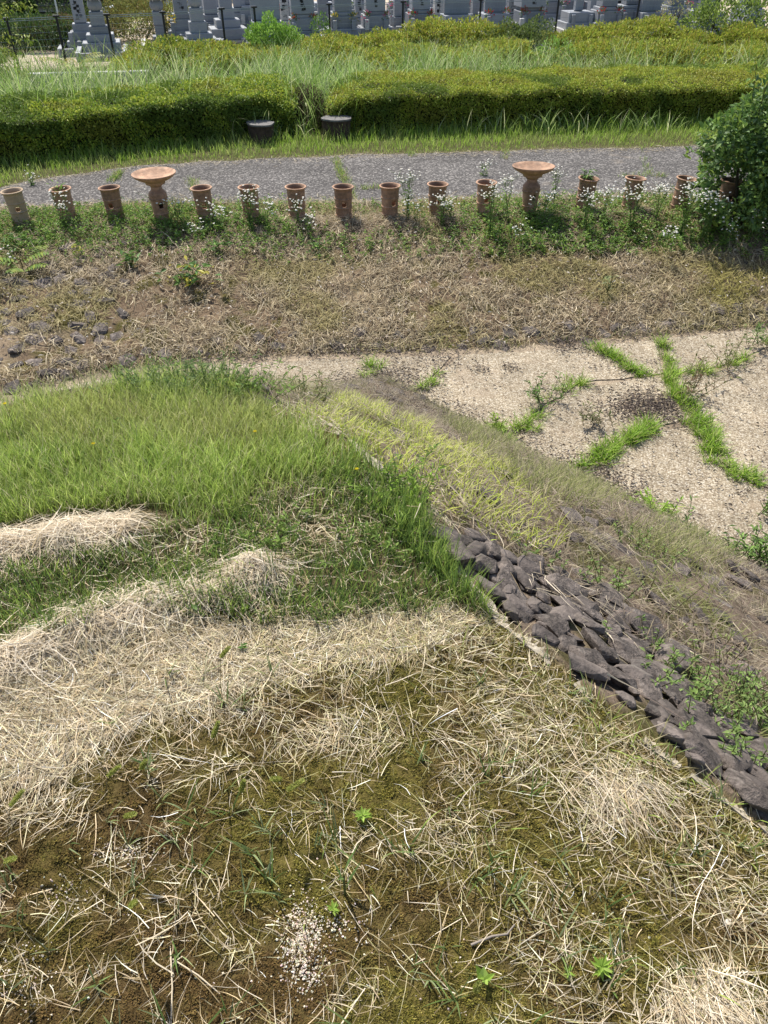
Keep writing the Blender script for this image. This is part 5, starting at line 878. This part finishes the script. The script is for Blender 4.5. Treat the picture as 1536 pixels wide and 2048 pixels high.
# ------------------------------------------------------------------ beyond the cemetery at the left: house, car, clipped pines, lawn
xh = xat(150, 72, -4); hs = thing('house', 'dark timber house with pale foundation and wide tiled eaves beyond the cemetery', 'house', (xh - 1, 74, -4.55), .12)
def hb(name, c, s_, m, par=hs, bev=0.0): mb = MB(); box(mb, c, s_, bev=bev); return mb.obj(name, M[m], par)
hb('wall', (0, 0, 1.7), (15, 7, 2.6), 'wall_dark'); hb('foundation', (0, 0, .2), (15.1, 7.1, .5), 'white'); mb = MB(); V = [(-8.6, -4.6, 3.0), (8.6, -4.6, 3.0), (8.6, 4.6, 3.0), (-8.6, 4.6, 3.0), (-6, 0, 5.2), (6, 0, 5.2)]; mb.add(V, [[0, 1, 5, 4], [2, 3, 4, 5], [3, 2, 1, 0]], [[1, 2, 5], [3, 0, 4]]); mb.obj('roof', M['roof'], hs)
for k in range(5): f = hb('window', (-5.6 + 2.8 * k, -3.52, 1.75), (1.7, .1, 1.7), 'bark'); hb('pane', (-5.6 + 2.8 * k, -3.60, 1.75), (1.5, .06, 1.5), 'glass', f)
hb('veranda', (-1, -4.1, .55), (9, 1.1, .12), 'cutwood')
for k in range(5): hb('veranda_post', (-5.2 + 2.1 * k, -4.55, 1.75), (.12, .12, 2.5), 'bark')
def car(label, loc, rz):
    t = thing('parked_car', label, 'car', loc, rz); mb = MB(); pr = [(-2.1, .35), (-2.15, .75), (-1.5, .95), (-.7, 1.0), (-.2, 1.48), (1.2, 1.5), (1.85, 1.0), (2.1, .9), (2.1, .35)]; n = len(pr)
    V = [(a, -.82 + (.16 if b > 1.2 else 0), b) for a, b in pr] + [(a, .82 - (.16 if b > 1.2 else 0), b) for a, b in pr]; mb.add(V, [[i, (i + 1) % n, n + (i + 1) % n, n + i] for i in range(n)], [[0, i, i + 1] for i in range(1, n - 1)] + [[n, n + i + 1, n + i] for i in range(1, n - 1)]); mb.obj('body', M['paint'], t)
    mb = MB(); mb.add([(-.66, -.72, 1.03), (-.66, .72, 1.03), (-.24, .62, 1.44), (-.24, -.62, 1.44)] + np.array((-.03, 0, .02)), [[0, 1, 2, 3]]); mb.obj('windscreen', M['glass'], t)
    for sy in (-1, 1):
        for sx in (-1.3, 1.25): mb = MB(); lathe(mb, [(.0005, -.09), (.3, -.09), (.32, 0), (.3, .09), (.0005, .09)], 20); o = mb.obj('wheel', M['tyre'], t, True, loc=(sx, sy * .78, .32)); o.rotation_euler = (math.pi / 2, 0, 0)
        mb = MB(); box(mb, (-2.12, sy * .6, .68), (.08, .3, .14)); mb.obj('headlight', M['white'], t)
x = xat(238, 52, -3.5); car('silvery white car parked beyond the olive-brown bush, only its lower half showing', (x, 52, float(zf(x, 52)) + .35), 1.2)
for u_, y_, sc, lab in ((38, 60, 1.0, 'dark clipped pine on a bare trunk in front of the dark house'), (-30, 58, 1.1, 'clipped pine at the edge of the lawn left of the dark one')):
    x = xat(u_, y_, -3.5); z0 = float(zf(x, y_)); t = thing('clipped_pine', lab, 'tree', (x, y_, z0)); tk = MB(); cr = MB(); tube(tk, [(0, 0, -.1), (.15, 0, .6), (-.05, 0, 1.3), (.1, 0, 2.2)], .12, .05, (.05, .035, .025), 7)
    for c, r in (((0, 0, 1.45), (1.05, .8, .5)), ((-.5, .1, 1.0), (.6, .5, .25)), ((.55, 0, 1.1), (.6, .5, .28)), ((.05, 0, 2.1), (.7, .6, .4))):
        n = 900; d = unit(RNG.normal(0, 1, (n, 3))); leaves(cr, np.array(c) + d * np.array(r) * RNG.uniform(.7, 1.05, (n, 1)), d + (0, 0, .6), RNG.normal(0, 1, (n, 3)), .2, .05, pick([(.05, .10, .025), (.07, .13, .03), (.04, .075, .02)], n))
    tk.obj('trunk', M['dry'], t); cr.obj('crown', M['leaf'], t, kind='stuff')
for u_, y_, r, lab, cl in ((150, 62, (2.2, 1.5, 1.5), 'dark evergreen bush between the white pole and the slender pillar gravestone', [(.045, .08, .025), (.07, .11, .03)]), (120, 55, (2.4, 1, .45), 'low clipped yellow-green hedge along the lawn beyond the cemetery', [(.22, .30, .05), (.28, .35, .07)]), (55, 54, (2.6, 1, .5), 'low dark hedge below the dark clipped pine', [(.06, .11, .025), (.1, .16, .03)]), (178, 46, (1.4, 1, 1.3), 'dark tree-like bush behind the pagoda gravestone at the left end', [(.05, .08, .025), (.09, .12, .03)]), (275, 46, (1.3, 1, 1.0), 'yellow-green bush behind the olive-brown bush', [(.2, .24, .05), (.15, .19, .04)]), (450, 46, (1.6, 1, .9), 'dark bush far back above the curved roof gravestone', [(.06, .10, .03), (.1, .15, .04)]), (1150, 44, (1.5, 1, .7), 'dark bush far back above the small rounded gravestone', [(.05, .09, .03), (.08, .13, .04)])):
    x = xat(u_, y_, -3); bush('garden_bush', lab, 'bush', (x, y_, float(zf(x, y_))), r, 2600, .17, cl)
x = xat(122, 50, -3.5); t = thing('white_pole', 'thin white pole standing on the lawn left of the slender pillar gravestone', 'pole', (x, 50, float(zf(x, 50)))); mb = MB(); tube(mb, [(0, 0, -.1), (0, 0, 1.5), (0, 0, 3.4)], .05, .04, n=10); mb.obj('shaft', M['white'], t, True); mb = MB(); lathe(mb, [(.0005, 3.47), (.06, 3.45), (.07, 3.4), (.05, 3.36)], 12); mb.obj('cap', M['white'], t, True)
n = 26000; x = RNG.uniform(-32, -9, n); y = RNG.uniform(30, 66, n); mb = MB(); grass(mb, np.stack([x, y, zf(x, y)], 1), RNG.uniform(.12, .4, n), .03, RNG.uniform(0, 6.28, n), .2, 1.0, pick([(.24, .34, .07), (.17, .26, .05), (.33, .36, .12)], n), 2); o = mb.obj('far_lawn', M['veg'], kind='stuff'); tag(o, 'light green rough lawn beyond the cemetery at the left', 'grass')

# ------------------------------------------------------------------ single small plants and bits in the foreground
def foxtail(u_, v_, hpx, label, k=0):
    """(u, v) = seed head; it stands hpx photo pixels tall"""
    f = on(u_ + RNG.normal(0, 4), v_ + hpx, 0); z0 = float(zf(f[0], f[1])); d = f[1] * CP + (CAMZ) * SP; h = hpx / FPX * d / max(.35, math.cos(math.atan2(v_ + hpx / 2 - 1024, FPX) + PITCH)); h = min(h, .17)
    t = thing('foxtail', label, 'foxtail', (f[0], f[1], z0), 0, 'foxtail grasses in the moss'); st = MB(); hd = MB(); lf = MB(); a = RNG.normal(0, .03, 2); pts = np.array([(0, 0, -.005), (a[0] * .3, a[1] * .3, h * .5), (a[0], a[1], h)]); tube(st, pts, .0009, .0007, (.20, .16, .07), 4); st.obj('stem', M['veg'], t)
    L = RNG.uniform(.028, .042); n = 420; q = RNG.random(n); ang = RNG.uniform(0, 6.28, n); ax_ = unit(np.array((a[0] * 3 + .15, a[1] * 3, h * 1.2))); b = pts[2] + ax_ * (q * L)[:, None]; r = .0052 * np.sin(np.clip(q * 2.6 + .5, 0, 3.05)); o_ = np.stack([np.cos(ang), np.sin(ang), 0 * q], 1)
    leaves(hd, b + o_ * r[:, None] * .4, o_ + ax_ * 1.1, RNG.normal(0, 1, (n, 3)), .0075, .0018, pick([(.42, .46, .12), (.52, .52, .2), (.33, .38, .08)], n)); hd.obj('seed_head', M['veg'], t, kind='stuff')
    m = RNG.integers(3, 6); grass(lf, np.tile((0, 0, .002), (m, 1)) + RNG.normal(0, .002, (m, 3)) * (1, 1, 0), RNG.uniform(.03, .08, m), RNG.uniform(.0025, .004, m), RNG.uniform(0, 6.28, m), .5, RNG.uniform(.9, 1.7, m), pick([(.22, .28, .10), (.3, .34, .17)], m), 4); lf.obj('blade', M['veg'], t, kind='stuff')
FT = [(318, 1545, 60, 'foxtail at the lower edge of the green tuft on the moss'), (460, 1507, 70, 'foxtail standing just right of the green tuft on the moss'), (650, 1522, 90, 'foxtail beside the seedling in the middle of the straw-strewn moss'), (545, 1615, 55, 'taller of two foxtails side by side in the brown moss'), (527, 1603, 60, 'shorter-stemmed of two foxtails side by side in the brown moss'), (210, 1585, 60, 'foxtail near the corner of the thick straw mat'), (258, 1622, 70, 'foxtail just above the small patch of grit'), (28, 1680, 70, 'foxtail nearest the picture border below the straw mat'), (18, 1722, 60, 'foxtail below the one nearest the border under the straw mat'),
 (358, 1762, 70, 'foxtail on a pale stem in the brown moss left of the long grit patch'), (95, 1845, 60, 'foxtail lowest in the brown moss at the left'), (443, 1345, 60, 'foxtail standing in the pale straw mat'), (8, 1465, 80, 'foxtail at the border inside the straw mat'), (985, 1990, 50, 'foxtail low in the moss left of the combed straw sheaf')]
for a in FT: foxtail(*a)
def seedling(u_, v_, L, n, label, cols=GD + [(.2, .33, .07)], lw=.4, up=.6, z0=0.0, cat='seedling'):
    p = on(u_, v_, z0)
    for _ in range(4): p = on(u_, v_, float(zf(p[0], p[1])))
    t = thing('seedling', label, cat, p); mb = MB(); a = np.arange(n) * 2.4 + RNG.normal(0, .3, n); f = np.linspace(.2, 1, n); h = L * 1.1
    leaves(mb, np.stack([0 * f, 0 * f, f * h * .8], 1), np.stack([np.cos(a), np.sin(a), np.full(n, up)], 1), np.stack([-np.cos(a) * up, -np.sin(a) * up, np.ones(n)], 1), L * RNG.uniform(.6, 1.0, n), L * lw * RNG.uniform(.7, 1.0, n), pick(cols, n, amp=.12), .15); mb.obj('leaf', M['veg'], t, kind='stuff'); st = MB(); tube(st, [(0, 0, -.01), (0, 0, h * .8)], L * .035, L * .02, (.16, .17, .06), 4); st.obj('stem', M['veg'], t)
LG = [(.25, .38, .06), (.33, .45, .1)]
seedling(965, 1968, .035, 5, 'light green broad leafed seedling alone in the moss left of the combed sheaf', LG, .5, 1.2); seedling(667, 1825, .022, 14, 'tiny feathery seedling just above the long grit patch', LG, .3); seedling(1200, 1945, .03, 22, 'bushy tiny seedling in olive moss left of the combed straw sheaf', LG, .3); seedling(1135, 1950, .018, 12, 'tiny dark seedling next to the bushy one in olive moss', LG, .3)
seedling(725, 1640, .028, 16, 'small bright weed in the middle of the straw-strewn moss', LG, .35); seedling(690, 1790, .1, 4, 'tall single grass shoot with upright blade in the brown moss', [(.2, .3, .1)], .06, 2.5); seedling(300, 1550, .06, 16, 'green grass tuft at the right end of the thick straw mat', [(.2, .28, .1), (.3, .36, .17)], .08, 1.0); seedling(398, 1236, .035, 2, 'single round leaf lying on the straw between the grass patches', [(.2, .3, .1)], .6, .4); seedling(490, 1222, .02, 8, 'little clover like weed left of the withered clump', LG, .6, .3); seedling(485, 1300, .02, 9, 'tiny weed in the upper part of the straw mat', GD, .5, .4)
# weeds in and around the lush grass
late_weeds = []
for u_, v_, L, lab in ((150, 915, .05, 'yellow-green spurge weed in the grass at the left'), (285, 875, .06, 'yellow-green spurge weed in the middle of the lush grass'), (230, 900, .045, 'small spurge weed between two larger ones in the lush grass'), (745, 1080, .06, 'leafy clover clump in the dark grass near the shoulder'), (700, 1095, .05, 'leafy clover clump left of the one near the shoulder'), (560, 1095, .05, 'small clover clump in the thin grass right of the straw ridge'), (445, 1110, .04, 'tiny clover clump left of the withered clump'), (760, 960, .06, 'leafy weed with a yellow flower on the grass shoulder'), (800, 985, .08, 'taller leafy weed on the shoulder beside the yellow slope grass'), (520, 850, .05, 'leafy weed at the upper corner of the lush grass')):
    late_weeds.append((u_, v_, L, lab))
def dandelion(u_, v_, label, h=.16):
    p = on(u_, v_, 0); t = thing('yellow_flower', label, 'flower', (p[0], p[1], float(zf(p[0], p[1])))); mb = MB(); tube(mb, [(0, 0, -.01), (.005, 0, h * .5), (0, 0, h)], .0018, .0014, (.2, .25, .08), 4); mb.obj('stem', M['veg'], t); mb = MB(); n = 26; a = np.arange(n) * 2.4; r = np.linspace(.002, .006, n); leaves(mb, np.stack([r * np.cos(a) * .4, r * np.sin(a) * .4, np.full(n, h)], 1), np.stack([np.cos(a), np.sin(a), np.linspace(1.6, .2, n)], 1), np.tile((0, 0, 1.), (n, 1)), .007, .0025, pick([(.75, .62, .03), (.8, .68, .06)], n)); mb.obj('flower_head', M['flower'], t, kind='stuff')
dandelion(35, 880, 'yellow flower on a thin stem above the grass at the left border'); dandelion(200, 935, 'small yellow flower low in the lush grass', .1); dandelion(515, 905, 'yellow flower at the right part of the lush grass', .1); dandelion(715, 990, 'yellow flower on the grassy shoulder', .11)
# grey-green thistly weeds at the far brow of the mound
def brow_weed(u_, v_, n, h, label, cols, z0=-.05):
    p = on(u_, v_, z0)
    for _ in range(5): p = on(u_, v_, max(float(zf(p[0], p[1])), -1.2))
    t = thing('brow_weed', label, 'weed', (p[0], p[1], float(zf(p[0], p[1])))); st = MB(); lf = MB()
    for k in range(n):
        q = np.array((RNG.normal(0, .11), RNG.normal(0, .07), h * RNG.uniform(.5, 1.05))); b = np.array((q[0] * .5, q[1] * .5, -.02)); tube(st, [b, lerp(b, q, .5) + (.005, 0, 0), q], .0018, .001, (.18, .24, .09), 3); m = 16; f = RNG.uniform(.1, 1, m)[:, None]; leaves(lf, b + (q - b) * f, np.stack([RNG.normal(0, 1, m), RNG.normal(0, 1, m), RNG.uniform(0, .9, m)], 1), RNG.normal(0, .4, (m, 3)) + (0, 0, 1), RNG.uniform(.018, .035, m), RNG.uniform(.005, .010, m), pick(cols, m))
    st.obj('stem', M['veg'], t, kind='stuff'); lf.obj('leaf', M['veg'], t, kind='stuff')
GW = [(.20, .27, .10), (.15, .23, .08), (.26, .32, .14)]
for u_, v_, L, lab in late_weeds: brow_weed(u_, v_, 12, L * 1.2, lab, [(.23, .33, .08), (.27, .37, .10), (.17, .26, .06)], .01)
brow_weed(345, 790, 40, .15, 'grey-green bushy weed at the far brow of the lush grass', GW); brow_weed(420, 785, 44, .15, 'grey-green bushy weed in the middle of the far brow', GW); brow_weed(490, 785, 30, .12, 'lighter green weed at the far brow beside the withered slope', [(.26, .36, .10), (.2, .3, .08)]); brow_weed(290, 785, 18, .12, 'thin weed at the far brow nearest the pale gravel strip', GW)
brow_weed(800, 1010, 16, .16, 'tall yellow-flowered leafy weed on the shoulder above the shoulder stones', [(.26, .38, .06), (.2, .32, .05)]); brow_weed(600, 800, 16, .12, 'brownish thin weed at the top of the stony slope', [(.3, .26, .14), (.26, .3, .12)])
# weeds climbing between the stones at the right
def slope_weed(u_, v_, n, h, sp_, label, cols=((.22, .32, .09), (.28, .38, .13), (.16, .24, .07)), ll=.02):
    n = int(n * .8); h *= .8
    p = on_slope(u_, v_); t = thing('slope_weed', label, 'weed', (p[0], p[1], float(zf(p[0], p[1])))); st = MB(); lf = MB()
    for k in range(n):
        bx_, by_ = RNG.normal(0, sp_), RNG.normal(0, sp_ * .7); z0 = float(zf(p[0] + bx_, p[1] + by_)) - float(zf(p[0], p[1])); b = np.array((bx_, by_, z0 - .02)); q = b + (RNG.normal(0, h * .35), RNG.normal(0, h * .3), h * RNG.uniform(.6, 1.1) + .03); tube(st, [b, lerp(b, q, .5), q], .0022, .0012, (.2, .17, .08), 3); m = 14; f = RNG.uniform(.15, 1, m)[:, None]
        leaves(lf, b + (q - b) * f, np.stack([RNG.normal(0, 1, m), RNG.normal(0, 1, m), RNG.uniform(-.1, .7, m)], 1), RNG.normal(0, .3, (m, 3)) + (0, 0, 1), RNG.uniform(.7, 1.3, m) * ll, RNG.uniform(.3, .5, m) * ll, pick(cols, m))
    st.obj('stem', M['veg'], t, kind='stuff'); lf.obj('leaf', M['veg'], t, kind='stuff')
for a in ((1330, 1340, 20, .12, .10, 'green weed trailing between the dark stones above the lower corner'), (1440, 1450, 34, .13, .13, 'light green weed patch growing beside the lower shoulder stones'), (1500, 1540, 26, .12, .10, 'light green weed right of the lowest shoulder stones'), (1510, 1420, 44, .18, .08, 'bright bushy weed at the right border above the lower stones'), (1380, 1400, 16, .12, .08, 'thin green weed next to the flat dark stones'), (1220, 1190, 14, .22, .04, 'upright reddish stemmed weed standing in the stony slope'), (1060, 1160 - 40, 8, .10, .05, 'small weed beside the uppermost shoulder stones'), (1290, 1110, 14, .16, .09, 'thin weed on the slope near the foot of the mound'), (1400, 1290, 16, .16, .12, 'withered weed in the lower stony slope', ((.3, .24, .17), (.24, .28, .1)))): slope_weed(*a)
def floor_weed(u_, v_, n, h, sp_, label, cols=((.15, .25, .06), (.20, .31, .08), (.11, .19, .05))):
    p = on(u_, v_, ZF + .03); t = thing('floor_weed', label, 'weed', p); lf = MB(); st = MB()
    for k in range(n):
        b = np.array((RNG.normal(0, sp_), RNG.normal(0, sp_ * .6), 0)); q = b + (RNG.normal(0, h * .3), RNG.normal(0, h * .3), h * RNG.uniform(.5, 1.1)); tube(st, [b, q], .004, .002, (.16, .16, .07), 3); m = 14; f = RNG.uniform(.1, 1, m)[:, None]; leaves(lf, b + (q - b) * f, np.stack([RNG.normal(0, 1, m), RNG.normal(0, 1, m), RNG.uniform(0, .8, m)], 1), RNG.normal(0, .3, (m, 3)) + (0, 0, 1), RNG.uniform(.04, .08, m), RNG.uniform(.012, .022, m), pick(cols, m))
    st.obj('stem', M['veg'], t, kind='stuff'); lf.obj('leaf', M['leaf'], t, kind='stuff')
for a in ((1440, 1115, 24, .32, .22, 'loose green weeds at the edge of the nearest gravel slab'), (1520, 1130, 16, .35, .16, 'green weeds by the gravel slab at the right border'), (1340, 1120, 14, .28, .15, 'weeds between the gravel slab and the mound foot'), (1525, 1030, 8, .3, .05, 'upright weed alone on the gravel slab at the right border'), (1375, 790, 12, .42, .12, 'dry reddish weed stalks at the crossing of the slab joints', ((.22, .15, .09), (.18, .2, .07))), (1450, 735, 6, .5, .04, 'tall thin stalk at the upper joint near the bank', ((.2, .22, .08),)), (1190, 850, 8, .22, .1, 'thin weed in the joint above the bright crabgrass row', ((.2, .22, .09), (.26, .22, .14))), (1075, 810, 10, .3, .14, 'thin dark weeds in the joint of the wide gravel slab'), (1310, 1025, 9, .22, .06, 'green crabgrass tuft lying on the gravel near the mound foot', ((.26, .4, .06),)), (1000, 870, 9, .22, .06, 'pale crabgrass tuft at the foot of the withered slope', ((.26, .36, .06),)), (1510, 690, 8, .3, .05, 'weed at the top joint near the right border')): floor_weed(*a)
# twig, long stalks and a snail shell
p = on(985, 1880, .006); t = thing('twig', 'short dark broken twig lying on the moss in the right half', 'twig', p, .25); mb = MB(); tube(mb, [(-.045, 0, .004), (0, .004, .007), (.03, 0, .008), (.05, .012, .012)], .003, .0018, (.28, .24, .2), 6); mb.obj('stick', M['dry'], t, True)
for a, b, lab in (((342, 1905), (340, 2048), 'long straight straw pointing towards the viewer in the brown moss'), ((346, 1920), (440, 1985), 'long straight straw lying aslant beside the pointing one')):
    P = on(*a, .01); Q = on(*b, .01); t = thing('stalk', lab, 'straw', P); mb = MB(); tube(mb, [(0, 0, float(zf(P[0], P[1]))), (Q - P) * .5 + (0.004, 0, .004), Q - P + (0, 0, float(zf(Q[0], Q[1])) - .01)], .0017, .0013, (.66, .56, .4), 5); mb.obj('stem', M['dry'], t, True)
p = on(1458, 1845, .008); t = thing('snail_shell', 'tiny whitish empty snail shell on the moss near the combed straw', 'snail shell', (p[0], p[1], float(zf(p[0], p[1])) + .004), .6); mb = MB(); th = np.linspace(0, 13, 40); pts = [(.0055 * math.exp(-.13 * a) * math.cos(a), .0055 * math.exp(-.13 * a) * math.sin(a), .0002 * a) for a in th]
for i in range(39): pass
V = []; n_ = 8
for i, a in enumerate(th):
    r = .0040 * math.exp(-.13 * a); c = np.array(pts[i]); o_ = np.array((math.cos(a), math.sin(a), 0)); V += [c + r * (math.cos(q) * o_ + math.sin(q) * np.array((0, 0, 1))) for q in np.linspace(0, 2 * math.pi, n_, False)]
mb.add(V, [[i * n_ + j, i * n_ + (j + 1) % n_, (i + 1) * n_ + (j + 1) % n_, (i + 1) * n_ + j] for i in range(39) for j in range(n_)], None, (.6, .54, .45)); mb.obj('shell', M['dry'], t, True)
